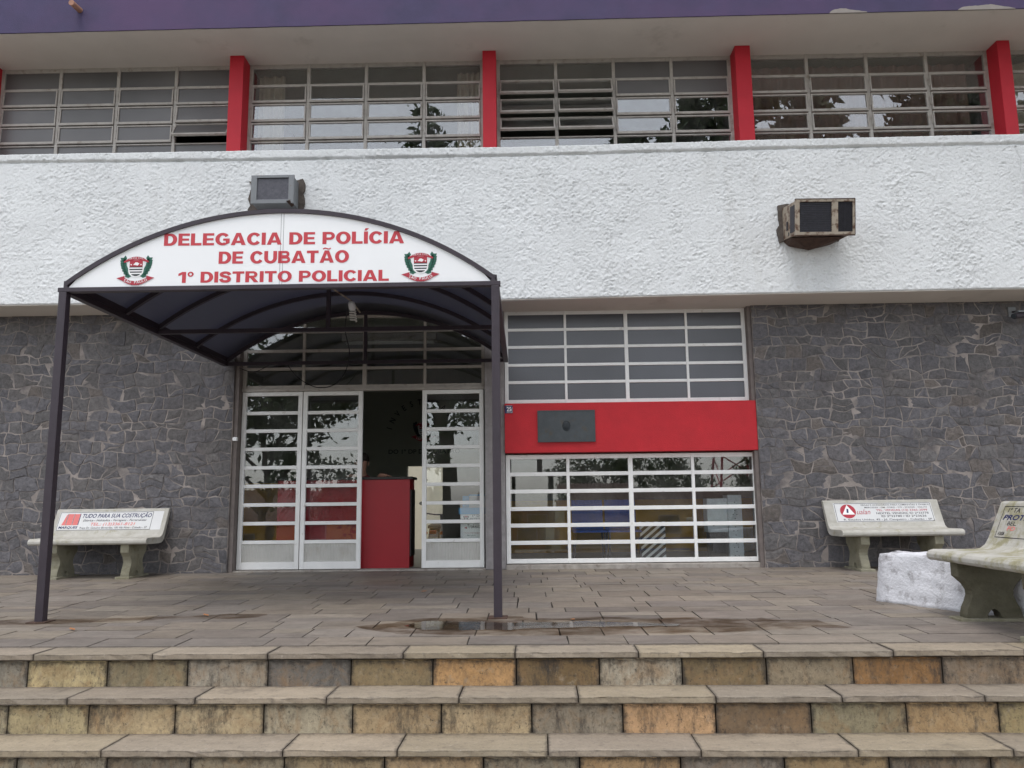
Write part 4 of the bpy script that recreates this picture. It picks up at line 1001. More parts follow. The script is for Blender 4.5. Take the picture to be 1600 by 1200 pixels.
# ------------------------------------------------------------------ state emblem (flat, painted)
def emblem(mb, cx, cz, wd, fn, idx=(0, 1, 2, 3, 4)):
    """shield with bars, laurel branches and ribbons; wd = overall width. idx: red, black, white, green, letter"""
    red, blk, wht, grn, ltr = idx; s = wd/1.0; lay = [0]
    def L(pts, mi, k):
        f2 = lambda a, b: tuple(Vector(fn(cx+a*s, cz+b*s))+Vector((0, -0.0006*k, 0)))
        mb.add([f2(a, b) for a, b in pts], [tuple(range(len(pts)))], mi)
    # laurel branches: rows of leaves
    for sg in (-1, 1):
        for i in range(7):
            t = i/6; bx, bz = sg*(0.20+0.13*math.sin(t*2.0)), -0.26+0.48*t
            for side in (-1, 1):
                an = math.pi/2+sg*(-0.25+0.5*side-0.35*(t-0.5))
                ln = 0.155; wv = 0.055
                dx, dz = math.cos(an)*ln, math.sin(an)*ln; nx, nz = -math.sin(an)*wv, math.cos(an)*wv
                L([(bx, bz), (bx+dx*0.5+nx, bz+dz*0.5+nz), (bx+dx, bz+dz), (bx+dx*0.5-nx, bz+dz*0.5-nz)], grn, 1)
    def shield(w, t, b, n=9):
        p = [(-w, t), ]; 
        for i in range(n+1):
            a = math.pi*i/n; p.append((-w*math.cos(a), b+0.18-(0.18)*math.sin(a)))
        p.append((w, t)); return p
    L(shield(0.21, 0.26, -0.24), wht, 2)
    L(shield(0.18, 0.24, -0.21), blk, 3)
    L([(-0.178, 0.24), (-0.178, 0.06), (0.178, 0.06), (0.178, 0.24)], red, 4)
    for zz, hw in ((0.012, 0.178), (-0.062, 0.178), (-0.135, 0.150)):
        L([(-hw, zz-0.018), (hw, zz-0.018), (hw, zz+0.018), (-hw, zz+0.018)], wht, 4)
    L([(-0.08, 0.105), (-0.02, 0.175), (0.03, 0.175), (0.09, 0.135), (0.04, 0.085), (-0.02, 0.10)], wht, 5)
    for sx in (-0.135, 0.135): L([(sx-0.025, 0.125), (sx+0.025, 0.125), (sx, 0.085)], wht, 5)
    # ribbons
    def ribbon(z0, drop, half, th, mi, k, n=12):
        top = [(-half+2*half*i/n, z0-drop*(1-((-1+2*i/n)**2))) for i in range(n+1)]
        L(top+[(x, z-th) for x, z in top[::-1]], mi, k)
    ribbon(-0.235, 0.115, 0.34, 0.115, red, 6)
    for sg in (-1, 1): L([(sg*0.30, -0.20), (sg*0.52, -0.265), (sg*0.34, -0.345), (sg*0.29, -0.30)], red, 5)
    for sg in (-1, 1): L([(sg*0.05, -0.43), (sg*0.11, -0.40), (sg*0.12, -0.44), (sg*0.09, -0.47)], blk, 4)
    def rib2(z0, rise, half, th, mi, k, n=12):
        top = [(-half+2*half*i/n, z0+rise*(1-((-1+2*i/n)**2))) for i in range(n+1)]
        L(top+[(x, z-th) for x, z in top[::-1]], mi, k)
    rib2(0.285, 0.05, 0.22, 0.085, red, 6)
    for sg in (-1, 1): L([(sg*0.20, 0.285), (sg*0.345, 0.205), (sg*0.33, 0.165), (sg*0.19, 0.215)], red, 5)
    f7 = lambda a, b: tuple(Vector(fn(a, b))+Vector((0, -0.0044, 0)))
    arc_text(mb, 'SÃO PAULO', cx, cz+0.34*s, 0.76*s, R(247), R(293), 0.068*s, f7, 0.01, ltr, inward=True, aspect=1.05)
    arc_text(mb, 'POLICIA CIVIL', cx, cz-0.62*s, 0.895*s, R(101.5), R(78.5), 0.046*s, f7, 0.01, ltr, aspect=0.72)
mural()

# ================================================================== ENTRANCE CANOPY
def build_canopy():
    K = thing('entrance_canopy', 'arched dark steel entrance canopy with white lettered sign panel on two posts', 'canopy', (-1.906, 6.0, -0.054))
    st = M['steel']; cx, half, rise, zb = -1.906, 1.695, 0.575, 2.535
    Rr = (half*half+rise*rise)/(2*rise)
    def az(x, dr=0.0):  # outer arch height at x, moved inwards by dr
        rr = Rr-dr; dx = x-cx
        return zb+rise-Rr+math.sqrt(max(rr*rr-dx*dx, 0))
    a_end = math.asin(half/Rr)
    def arc(r, n=36, lim=a_end): return [(cx+r*math.sin(-lim+2*lim*i/n), zb+rise-Rr+r*math.cos(-lim+2*lim*i/n)) for i in range(n+1)]
    def arch_rib(y0, y1, name, th=0.036, drop=0.0):
        o_, i_ = arc(Rr-drop), arc(Rr-drop-th)
        mb = MB(); n = len(o_); vs = []
        for (a, b) in zip(o_, i_): vs += [(a[0], y0, a[1]), (a[0], y1, a[1]), (b[0], y1, b[1]), (b[0], y0, b[1])]
        fs = []
        for i in range(n-1):
            for k in range(4): fs.append((i*4+k, i*4+(k+1) % 4, (i+1)*4+(k+1) % 4, (i+1)*4+k))
        fs += [(0, 1, 2, 3), tuple((n-1)*4+k for k in (3, 2, 1, 0))]
        return mb.add(vs, fs).build(name, st, K)
    for x in (-3.604, -0.209):
        MB().box(x-0.031, x+0.031, 5.968, 6.032, tz(6.0)+0.004 if x < -1 else tz(6.0)+0.004, 2.456).build('post', st, K, bevel=0.004)
        MB().box(x-0.07, x+0.07, 5.93, 6.07, tz(6.0)-0.012, tz(6.0)+0.006).build('post_base', M['rust'], K)
    MB().box(-3.645, -0.168, 5.968, 6.03, 2.457, 2.492).build('front_beam', st, K, bevel=0.003)
    MB().box(-3.602, -3.572, 5.972, 6.026, 2.492, 2.545).box(-0.242, -0.212, 5.972, 6.026, 2.492, 2.545).build('arch_foot', st, K)
    arch_rib(5.970, 6.030, 'arch_rib', 0.034)
    for y in (6.91, 7.55, 8.45, 9.36): arch_rib(y-0.02, y+0.02, 'arch_rib', 0.040, 0.008)
    for x in (-3.605, -0.208):
        MB().box(x-0.028, x+0.028, 6.031, 9.40, 2.452, 2.500).build('side_beam', st, K, bevel=0.003)
        MB().box(x-0.010 if x < -1 else x-0.032, x+0.032 if x < -1 else x+0.010, 6.031, 9.40, 2.5015, 2.56).build('gutter_rail', st, K)
    for y in (7.55, 9.37):
        MB().box(-3.576, -0.237, y-0.019, y+0.019, 2.455, 2.495).build('tie_beam', st, K)
        MB().box(-1.925, -1.887, y-0.018, y+0.018, 2.495, az(-1.906, 0.045)).build('king_post', st, K)
    # roof sheet: thin bent shell
    o_, i_ = arc(Rr+0.004, 48), arc(Rr-0.001, 48); vs = []; n = len(o_)
    for (a, b) in zip(o_, i_): vs += [(a[0], 6.0, a[1]), (a[0], 9.41, a[1]), (b[0], 9.41, b[1]), (b[0], 6.0, b[1])]
    fs = []
    for i in range(n-1):
        for k in range(4): fs.append((i*4+k, i*4+(k+1) % 4, (i+1)*4+(k+1) % 4, (i+1)*4+k))
    fs += [(0, 1, 2, 3), tuple((n-1)*4+k for k in (3, 2, 1, 0))]
    MB().add(vs, fs).build('roof_sheet', M['roofsheet'], K, smooth=False)
    # sign panel filling the front arch
    pts = [(-3.572, 2.4925), (-0.242, 2.4925)]+[(x, z) for x, z in arc(Rr-0.030)[::-1] if -3.570 < x < -0.244]
    sp = MB().prism(pts, lambda a, b, d_: (a, d_, b), 5.985, 5.997).build('sign_panel', M['sign'], K)
    mb = MB(); fn = lambda x, z: (x, 5.9835, z)
    lean = lambda z: 0.0
    mb_f = lambda dz: (lambda x, z: (x, 5.9835, z-(x+1.88)*0.0055))
    for line in (('DELEGACIA DE POLÍCIA', -2.832, -0.925, 2.818, 0.100), ('DE CUBATÃO', -2.390, -1.358, 2.666, 0.100), ('1º DISTRITO POLICIAL', -2.703, -1.042, 2.514, 0.089)):
        mb = MB(); sign_text(mb, *line, mb_f(0)); mb.build('lettering', M['letter'], sp, fixn=False)
    mats = [M['ered'], M['eblack'], M['white'], M['green']]
    for cx_, cz_ in ((-3.042, 2.640), (-0.794, 2.634)):
        mb = MB(); emblem(mb, cx_, cz_, 0.290, fn, (0, 1, 2, 3, 2)); mb.build('emblem', mats, sp, fixn=False)
    MB().box(-1.905, -1.902, 5.9835, 5.985, 2.494, az(-1.904, 0.032)).box(-1.884, -1.881, 5.9835, 5.985, 2.494, az(-1.883, 0.032)).build('seam', simple('seam_grey', (0.25, 0.25, 0.26), 0.5), sp)
build_canopy()

# lamp under the canopy
def build_lamp():
    lp = thing('light_bulb', 'unlit spiral energy-saving bulb hanging under the dark canopy', 'bulb', (-1.715, 7.7, 2.80))
    x, y = -1.715, 7.7
    T = lambda px, py, h: (x+px-0.12*(2.80-h)*-1, y+py, h)
    MB().lathe([(0.012, 2.795), (0.030, 2.79), (0.036, 2.76), (0.036, 2.725), (0.030, 2.712), (0.028, 2.70)], T, 16).build('holder', M['white'], lp, smooth=True)
    pts = []
    for i in range(90):
        a = i/90*2*math.pi*4.2; h = 2.695-0.105*i/90; pts.append(T(0.030*math.cos(a), 0.030*math.sin(a), h))
    MB().tube(pts, 0.0075, 6).build('spiral_tube', M['bulb'], lp, smooth=True)
    MB().tube([(-1.85, 7.40, 2.86), (-1.716, 7.70, 2.80), (-1.66, 7.86, 2.72)], 0.008, 6).build('bracket', M['accream'], lp)
build_lamp()
def cable(pts, r, label, name='cable'):
    P = [Vector(p) for p in pts]; out = []
    for i in range(len(P)-1):
        p0, p1, p2, p3 = P[max(i-1, 0)], P[i], P[i+1], P[min(i+2, len(P)-1)]
        for k in range(8):
            t = k/8; out.append(0.5*((2*p1)+(-p0+p2)*t+(2*p0-5*p1+4*p2-p3)*t*t+(-p0+3*p1-3*p2+p3)*t**3))
    out.append(P[-1])
    return tag(MB().tube(out, r, 6).build(name, M['wire'], None, smooth=True), label, 'cable')
cable([(-2.86, 9.38, 2.47), (-2.72, 9.40, 2.30), (-2.52, 9.42, 2.19), (-2.32, 9.42, 2.20), (-2.17, 9.40, 2.33), (-2.06, 9.2, 2.55), (-1.98, 8.6, 2.72), (-1.75, 7.75, 2.80)], 0.006, 'long black cable drooping from the hanging bulb across the door heads')
cable([(-3.44, 9.38, 2.43), (-3.32, 9.40, 2.385), (-3.22, 9.40, 2.39), (-3.05, 9.38, 2.47)], 0.005, 'short black cable sagging at the left end of the canopy back beam')

# ================================================================== WALL-MOUNTED THINGS
def build_ac_grey():
    a = thing('air_conditioner', 'grey boxed window air conditioner set in the wall just above the canopy arch', 'air conditioner', (-2.89, 8.95, 4.25))
    x0, x1, z0, z1, yf = -3.135, -2.635, 4.235, 4.585, 8.70
    mb = MB(); mb.box(x0+0.01, x1-0.01, yf+0.03, 9.05, z0+0.012, z1-0.008); mb.build('case', M['acgrey'], a, bevel=0.006)
    mb = MB(); mb.box(x0, x0+0.068, yf, yf+0.034, z0+0.005, z1).box(x1-0.062, x1, yf, yf+0.034, z0+0.005, z1).box(x0+0.068, x1-0.062, yf, yf+0.034, z1-0.034, z1).box(x0+0.068, x1-0.062, yf, yf+0.034, z0+0.005, z0+0.05)
    mb.build('front_frame', M['acgrey'], a, bevel=0.003)
    mb = MB(); n = 26
    for i in range(n):
        z = z0+0.055+(z1-z0-0.095)*i/n; mb.box(x0+0.068, x1-0.062, yf+0.014, yf+0.026, z, z+0.007)
    mb.box(x0+0.068, x1-0.062, yf+0.0265, yf+0.029, z0+0.05, z1-0.034)
    mb.build('grille', M['fin'], a)
    mb = MB(); pr = random.Random(4); pts = []
    for i in range(28):                            # broken rim of the wall opening
        t = i/28*4; s = int(t); u = t-s
        p = [(x0-0.10+u*(x1-x0+0.16), z1+0.035), (x1+0.05, z1+0.03-u*(z1-z0+0.05)), (x1+0.04-u*(x1-x0+0.12), z0-0.03), (x0-0.10+0.02*u, z0-0.03+u*(z1-z0+0.06))][s]
        pts.append((p[0]+pr.uniform(-0.022, 0.022), p[1]+pr.uniform(-0.018, 0.018)))
    mb.prism(pts, lambda a_, b_, d_: (a_, d_, b_), 8.925, 8.99).build('broken_surround', M['hole'], a)
    MB().tube([(x1-0.03, yf+0.02, z0+0.05), (x1-0.06, yf-0.01, z0+0.03), (x1-0.02, yf+0.05, z0-0.01)], 0.022, 8).build('rust_lump', M['rust'], a, smooth=True)
build_ac_grey()

def build_ac_rusty():
    a = thing('air_conditioner', 'rusty cream window air conditioner jutting from the white wall on the right', 'air conditioner', (3.38, 8.95, 3.85))
    # box tips slightly outwards: local frame at the wall
    m = Matrix.Translation((3.385, 8.95, 3.965)) @ Matrix.Rotation(R(0.8), 4, 'Z') @ Matrix.Rotation(R(-9.5), 4, 'X').inverted() @ Matrix.Identity(4)
    W, Hh, D = 0.33, 0.198, 0.46
    def bx(mb, x0, x1, y0, y1, z0, z1, mi=0):
        b = MB().box(x0, x1, y0, y1, z0, z1); mb.add([m @ Vector(p) for p in b.v], b.f, mi)
    mb = MB(); bx(mb, -W+0.008, W-0.008, -D+0.03, 0.10, -Hh+0.008, Hh-0.008); mb.build('case', M['accream'], a, bevel=0.004)
    mb = MB(); f = -D
    bx(mb, -W, -W+0.045, f, f+0.034, -Hh, Hh); bx(mb, W-0.022, W, f, f+0.034, -Hh, Hh)
    bx(mb, -W+0.045, W-0.022, f, f+0.034, Hh-0.028, Hh); bx(mb, -W+0.045, W-0.022, f, f+0.034, -Hh, -Hh+0.032)
    bx(mb, 0.075, 0.145, f+0.002, f+0.034, -Hh+0.032, Hh-0.028)
    mb.build('front_frame', M['accream'], a, bevel=0.003)
    mb = MB()
    for i in range(16):
        z = -Hh+0.036+i*(2*Hh-0.07)/16; bx(mb, -W+0.045, 0.075, f+0.016, f+0.024, z, z+0.010)
    bx(mb, -W+0.045, 0.075, f+0.0245, f+0.029, -Hh+0.032, Hh-0.028)
    mb.build('coil_grille', M['coil'], a)
    mb = MB()
    for i in range(26):
        z = -Hh+0.036+i*(2*Hh-0.07)/26; bx(mb, 0.145, W-0.022, f+0.012, f+0.022, z, z+0.006)
    bx(mb, 0.145, W-0.022, f+0.0245, f+0.029, -Hh+0.032, Hh-0.028); bx(mb, 0.222, 0.226, f+0.010, f+0.0245, -Hh+0.032, Hh-0.028)
    mb.build('fan_grille', M['grille'], a)
    mb = MB()
    bx(mb, -W+0.002, -W+0.0075, -D+0.05, -D+0.19, -Hh+0.05, Hh-0.05); bx(mb, -W+0.002, -W+0.0075, -D+0.27, -D+0.31, -Hh+0.10, -Hh+0.20); bx(mb, -W+0.002, -W+0.0075, -D+0.23, -D+0.25, -Hh+0.03, -Hh+0.07)
    mb.build('side_louvre', M['grille'], a)
    mb = MB()
    bx(mb, -W-0.002, W+0.003, -D-0.002, -D+0.012, -Hh-0.012, -Hh-0.001); bx(mb, W+0.0005, W+0.006, -D-0.002, -D+0.02, -Hh, Hh+0.004)
    bx(mb, -W-0.002, W+0.003, -D-0.002, -D+0.03, Hh+0.0005, Hh+0.008)
    mb.build('rusted_edge', M['rust'], a)
    mb = MB()
    v = [m @ Vector(p) for p in ((-W+0.01, -0.30, -Hh-0.004), (W-0.05, -0.34, -Hh-0.004), (W-0.02, 0.0, -Hh-0.004), (-W+0.01, 0.0, -Hh-0.004))]+[Vector((3.12, 8.945, 3.70)), Vector((3.33, 8.90, 3.635)), Vector((3.60, 8.945, 3.71))]
    mb.add(v, [(0, 1, 2, 3), (0, 4, 5), (0, 5, 1), (1, 5, 6), (1, 6, 2), (0, 3, 4), (3, 2, 6, 5, 4)])
    mb.build('bracket', M['rust'], a)
    mb = MB(); pr = random.Random(9); pts = []
    for i in range(24):
        t = i/24*4; s = int(t); u = t-s
        p = [(3.02+u*0.70, 4.20), (3.72, 4.20-u*0.43), (3.72-u*0.72, 3.76), (3.00+0.02*u, 3.76+u*0.44)][s]
        pts.append((p[0]+pr.uniform(-0.02, 0.02), p[1]+pr.uniform(-0.02, 0.02)))
    mb.prism(pts, lambda a_, b_, d_: (a_, d_, b_), 8.925, 8.99).build('broken_surround', M['hole'], a)
build_ac_rusty()

def build_plaque():
    p = thing('plaque', 'dark bronze commemorative plaque on the red panel', 'plaque', (0.508, 9.46, 1.485))
    MB().box(0.163, 0.853, 9.444, 9.463, 1.487, 1.868).build('plate', M['plaque'], p, bevel=0.004)
    MB().box(0.163, 0.853, 9.440, 9.4442, 1.487, 1.499).box(0.163, 0.853, 9.440, 9.4442, 1.856, 1.868).box(0.163, 0.175, 9.440, 9.4442, 1.499, 1.856).box(0.841, 0.853, 9.440, 9.4442, 1.499, 1.856).build('rim', M['plaque'], p)
    mb = MB(); T = lambda a, b, h: (0.508+a*0.9, 9.4445-h, 1.68+b*1.15)
    mb.lathe([(0.055, 0.0), (0.055, 0.004), (0.046, 0.006), (0.044, 0.004), (0.03, 0.009), (0.012, 0.012), (0.002, 0.012)], T, 24).build('relief_seal', M['eblack'], p)
build_plaque()

def build_number():
    p = thing('house_number', 'small dark blue enamel house number plate at the left end of the red panel', 'number plate', (-0.19, 9.46, 1.838))
    MB().box(-0.228, -0.133, 9.452, 9.4625, 1.842, 1.936).build('plate', M['navy'], p)
    MB().box(-0.215, -0.14, 9.4505, 9.4522, 1.929, 1.932).box(-0.205, -0.14, 9.4505, 9.4522, 1.846, 1.849).build('border', M['white'], p)
    mb = MB(); fn = lambda x, z: (min(x, -0.1345), 9.4508, z)
    put_text(mb, '25', -0.204, -0.150, 1.864, 0.052, fn, 0.02)
    put_text(mb, '(', -0.146, -0.1365, 1.864, 0.046, fn, 0.02)
    mb.build('digits', M['white'], p, fixn=False)
build_number()

def build_cctv():
    c = thing('security_camera', 'small dark bullet security camera at the top of the right stone wall', 'camera', (5.95, 9.44, 2.95))
    MB().tube([(5.80, 9.20, 2.885), (5.98, 9.27, 2.915)], 0.035, 14).build('barrel', M['steel'], c, smooth=False)
    MB().tube([(5.795, 9.198, 2.885), (5.785, 9.194, 2.883)], 0.030, 14).build('lens', M['eblack'], c)
    MB().box(5.86, 6.0, 9.20, 9.29, 2.935, 2.955).build('hood', M['acgrey'], c, bevel=0.004)
    MB().tube([(5.90, 9.25, 2.90), (5.93, 9.36, 2.98), (5.93, 9.44, 2.99)], 0.012, 8).build('arm', M['steel'], c)
    MB().box(5.88, 5.97, 9.425, 9.445, 2.93, 3.05).build('wall_plate', M['acgrey'], c)
build_cctv()
o = MB().box(-3.502, -3.45, 9.425, 9.478, 1.55, 1.595).build('door_bell', M['white'], None, bevel=0.006); tag(o, 'small white bell box on the wall edge beside the left door', 'door bell')

# ================================================================== BENCHES
def lin(a, b, n): return [tuple(np.array(a)+(np.array(b)-np.array(a))*i/n) for i in range(n)]
BENCH_L = 1.33
PROF = [(0.028, 0.374), (0.33, 0.372), (0.385, 0.378), (0.425, 0.395), (0.452, 0.425), (0.475, 0.47), (0.530, 0.60), (0.584, 0.735), (0.585, 0.757), (0.572, 0.768), (0.553, 0.768), (0.538, 0.755), (0.483, 0.63), (0.430, 0.515), (0.404, 0.475), (0.370, 0.452), (0.33, 0.444), (0.05, 0.446), (0.018, 0.438), (0.002, 0.418), (0.002, 0.395), (0.012, 0.380)]
# text plane on the backrest front: from (0.418,0.515) to (0.494,0.755)
def back_fn(lift=0.0015):
    a = Vector((0, 0.4265, 0.505)); b = Vector((0, 0.5385, 0.755)); u = (b-a).normalized(); nrm = Vector((0, -u.z, u.y))
    return lambda x, t: tuple(Vector((x, 0, 0))+a+u*t+nrm*lift)
def bench(label, loc, rz, advert, seed, legmat='leg', seatmat='concrete'):
    o = thing('bench', label, 'bench', loc, rz, 'concrete benches with painted adverts')
    hl = BENCH_L/2
    nsec = 14; vs = []; n = len(PROF); fs = []
    for i in range(nsec+1):
        x = -hl+BENCH_L*i/nsec
        for (a, b) in PROF: vs.append((x, a+0.002*mnoise.noise(Vector((x*4, a*9, b*9+seed))), b+0.002*mnoise.noise(Vector((x*5, a*7+3, seed)))))
    for i in range(nsec):
        for k in range(n): fs.append((i*n+k, i*n+(k+1) % n, (i+1)*n+(k+1) % n, (i+1)*n+k))
    fs += [tuple(range(n)), tuple(nsec*n+k for k in range(n-1, -1, -1))]
    me = MB().add(vs, fs).build('seat', M[seatmat], o, off=(0, 0, 0), bevel=0.006)
    for x in (-0.405, 0.405):
        half = [(0.0, 0.374), (0.0, 0.285), (0.02, 0.268), (0.055, 0.235), (0.078, 0.195), (0.080, 0.165), (0.066, 0.125), (0.045, 0.085), (0.034, 0.045), (0.034, 0.022)]
        y0, y1 = 0.055, 0.475
        pts = [(y0+i, z) for i, z in half]
        cut = [(y0+0.17-0.005, 0.022), (y0+0.172, 0.05), (y0+0.19, 0.072), ((y0+y1)/2, 0.080), (y1-0.19, 0.072), (y1-0.172, 0.05), (y1-0.165, 0.022)]
        pts += cut+[(y1-i, z) for i, z in half[::-1]]
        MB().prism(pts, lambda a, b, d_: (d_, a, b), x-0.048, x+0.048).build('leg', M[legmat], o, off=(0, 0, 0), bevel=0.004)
        MB().box(x-0.08, x+0.08, 0.03, 0.50, -0.01, 0.0225).build('plinth', M['leg'], o, off=(0, 0, 0), bevel=0.006)
    advert(o, hl)
    return o
def frame_lines(mb, fn, x0, x1, t0, t1, w, mi):
    for (a, b, c, d_) in ((x0, x1, t0, t0+w), (x0, x1, t1-w, t1), (x0, x0+w, t0, t1), (x1-w, x1, t0, t1)):
        mb.add([fn(a, c), fn(b, c), fn(b, d_), fn(a, d_)], [(0, 1, 2, 3)], mi)
def ad_left(o, hl):
    fn = back_fn(0.0015); f2 = back_fn(0.0023); f3 = back_fn(0.0030)
    brd = MB(); brd.add([fn(-hl+0.05, 0.02), fn(hl-0.05, 0.02), fn(hl-0.05, 0.252), fn(-hl+0.05, 0.252)], [(0, 1, 2, 3)])
    p = brd.build('advert_panel', M['board'], o, off=(0, 0, 0), fixn=False)
    mats = [M['navy'], M['pink'], M['black']]; mb = MB()
    frame_lines(mb, f2, -hl+0.055, hl-0.17, 0.022, 0.247, 0.005, 2)
    put_text(mb, 'TUDO PARA SUA COSTRUÇÃO', -0.34, hl-0.185, 0.175, 0.050, f2, 0.02, 0.25, 0)
    put_text(mb, 'Elétrica - Hidráulica - Ferragens - Ferramentas', -0.32, hl-0.235, 0.130, 0.026, f2, 0.008, 0.3, 2)
    put_text(mb, 'TEL.: (13)3361-8121', -0.22, hl-0.36, 0.077, 0.036, f2, 0.015, 0.15, 1)
    put_text(mb, 'Praça Dr. Getulino Bernardes, 100 Vila Nova - Cubatão - SP', -0.34, hl-0.21, 0.038, 0.024, f2, 0.004, 0.2, 2)
    for (a, b, c) in ((-0.565, -0.52, 0.6), (-0.51, -0.445, 1), (-0.435, -0.375, 1)):
        mb.add([f2(a, 0.085), f2(b, 0.085), f2(b, 0.225), f2(a if c == 1 else b-0.012, 0.225 if c == 1 else 0.21)], [(0, 1, 2, 3)], 1)
    mb.add([f2(-0.517, 0.085), f2(-0.512, 0.085), f2(-0.512, 0.228), f2(-0.517, 0.228)], [(0, 1, 2, 3)], 2)
    mb.add([f2(-0.442, 0.085), f2(-0.437, 0.085), f2(-0.437, 0.228), f2(-0.442, 0.228)], [(0, 1, 2, 3)], 2)
    mb.add([f2(-0.373, 0.085), f2(-0.364, 0.085), f2(-0.364, 0.228), f2(-0.373, 0.228)], [(0, 1, 2, 3)], 0)
    put_text(mb, 'MARQUES', -0.588, -0.365, 0.042, 0.030, f2, 0.03, 0.1, 0)
    mb.build('lettering', mats, p, off=(0, 0, 0), fixn=False)
def ad_right(o, hl):
    fn = back_fn(0.0015); f2 = back_fn(0.0023); f3 = back_fn(0.0030); f4 = back_fn(0.0037)
    brd = MB(); brd.add([fn(-hl+0.11, 0.015), fn(hl-0.09, 0.015), fn(hl-0.09, 0.252), fn(-hl+0.11, 0.252)], [(0, 1, 2, 3)])
    p = brd.build('advert_panel', M['board'], o, off=(0, 0, 0), fixn=False)
    mats = [M['black'], M['ered'], M['white'], M['navy']]; mb = MB()
    frame_lines(mb, f2, -hl+0.12, hl-0.10, 0.020, 0.247, 0.005, 0)
    cx, ct, r = -0.40, 0.148, 0.086
    mb.add([f2(cx+r*1.05*math.cos(2*math.pi*k/28), ct+r*math.sin(2*math.pi*k/28)) for k in range(28)], [tuple(range(28))], 1)
    mb.add([f3(cx-0.072, ct-0.040), f3(cx+0.072, ct-0.040), f3(cx, ct+0.080)], [(0, 1, 2)], 2)
    mb.add([f4(cx-0.02, ct-0.02), f4(cx+0.002, ct-0.02), f4(cx+0.008, ct+0.03), f4(cx-0.012, ct+0.03)], [(0, 1, 2, 3)], 3)
    put_text(mb, 'ualan', cx+0.098, -0.145, 0.110, 0.060, f2, 0.0, 0.35, 1)
    put_text(mb, 'PEÇAS E ACESSÓRIOS PARA CAMINHÕES E ÔNIBUS', -0.235, hl-0.115, 0.215, 0.017, f2, 0.005, 0, 0)
    put_text(mb, 'MERCEDES - GM - FORD - VW - SCANIA - VOLVO', -0.20, hl-0.145, 0.184, 0.017, f2, 0.005, 0, 0)
    put_text(mb, 'TEL. VENDAS (13) 3365-2099', -0.075, hl-0.15, 0.146, 0.024, f2, 0.01, 0, 1)
    put_text(mb, 'NEXTEL VENDAS: ID 2*33778', -0.08, hl-0.145, 0.108, 0.024, f2, 0.008, 0, 0)
    put_text(mb, 'ID 2*33780 / ID 2*23626', -0.03, hl-0.18, 0.072, 0.024, f2, 0.008, 0, 0)
    put_text(mb, 'R. Estados Unidos, 45 - Jd. Casqueiro - Cubatão - SP', -0.47, hl-0.125, 0.034, 0.021, f2, 0.006, 0, 0)
    mb.build('lettering', mats, p, off=(0, 0, 0), fixn=False)
def ad_near(o, hl):
    fn = back_fn(0.0015); f2 = back_fn(0.0023)
    brd = MB(); brd.add([fn(-hl+0.075, 0.02), fn(hl-0.06, 0.02), fn(hl-0.06, 0.25), fn(-hl+0.075, 0.25)], [(0, 1, 2, 3)])
    p = brd.build('advert_panel', M['concrete2'], o, off=(0, 0, 0), fixn=False)
    mats = [M['black'], M['pink'], M['navy']]; mb = MB()
    frame_lines(mb, f2, -hl+0.075, hl-0.06, 0.022, 0.250, 0.005, 0)
    put_text(mb, '1º TA', -hl+0.13, -hl+0.27, 0.205, 0.032, f2, 0.01, 0.2, 0)
    put_text(mb, 'PROTES', -hl+0.10, -hl+0.44, 0.150, 0.038, f2, 0.03, 0.25, 2)
    put_text(mb, 'BEL.', -hl+0.17, -hl+0.28, 0.112, 0.028, f2, 0.006, 0.15, 0)
    put_text(mb, 'FO', -hl+0.19, -hl+0.28, 0.075, 0.030, f2, 0.02, 0.1, 1)
    put_text(mb, 'AV. JOAQUIM', -hl+0.10, -hl+0.42, 0.040, 0.024, f2, 0.02, 0.2, 0)
    mb.build('lettering', mats, p, off=(0, 0, 0), fixn=False)
bench('concrete bench with a blue and pink hardware advert, against the left stone wall', (-4.878, 8.865, -0.008), 0, ad_left, 1)
bench('concrete bench with a red circle and triangle advert, against the right stone wall', (4.145, 8.865, -0.008), 0, ad_right, 2)
bench('mossy concrete bench turned sideways at the right edge, nearest the steps', (2.92, 5.283, -0.064), R(-92), ad_near, 3, 'leg_shaded', 'concrete2').scale = (1.06, 1.06, 1.06)

def build_block():
    """rough whitewashed masonry block"""
    a, b = Vector((2.84, 6.66, 0)), Vector((3.40, 5.70, 0)); u = (b-a).normalized(); n = Vector((-u.y, u.x, 0))
    if n.x < 0: n = -n
    L = (b-a).length+0.35; D = 0.42; Hh = 0.395
    bm = bmesh.new(); bmesh.ops.create_cube(bm, size=1.0)
    bmesh.ops.subdivide_edges(bm, edges=bm.edges[:], cuts=14, use_grid_fill=True)
    for v in bm.verts:
        p = v.co; rx = 0.045
        x, y, z = (p.x+0.5)*L, (p.y+0.5)*D, (p.z+0.5)*Hh
        tap = 0.035*(z/Hh); x = x if x > L/2 else x+tap*1.0; y = y+(tap if y < D/2 else -tap)
        q = Vector((x*5, y*5, z*5)); k = 0.014*mnoise.noise(q)+0.014*mnoise.noise(q*2.7)+0.009*mnoise.noise(q*6)
        dirv = Vector((p.x*0.6, p.y, p.z)).normalized()
        co = a+u*x+n*y+Vector((0, 0, z-0.055))+(u*dirv.x+n*dirv.y+Vector((0, 0, dirv.z)))*k
        v.co = co
    me = bpy.data.meshes.new('masonry_block'); 
    bmesh.ops.recalc_face_normals(bm, faces=bm.faces)
    bm.to_mesh(me); bm.free(); me.polygons.foreach_set('use_smooth', [True]*len(me.polygons))
    me.materials.append(M['whiteblock']); o = bpy.data.objects.new('masonry_block', me); C.objects.link(o)
    tag(o, 'rough whitewashed masonry block standing behind the nearest bench', 'block')
build_block()

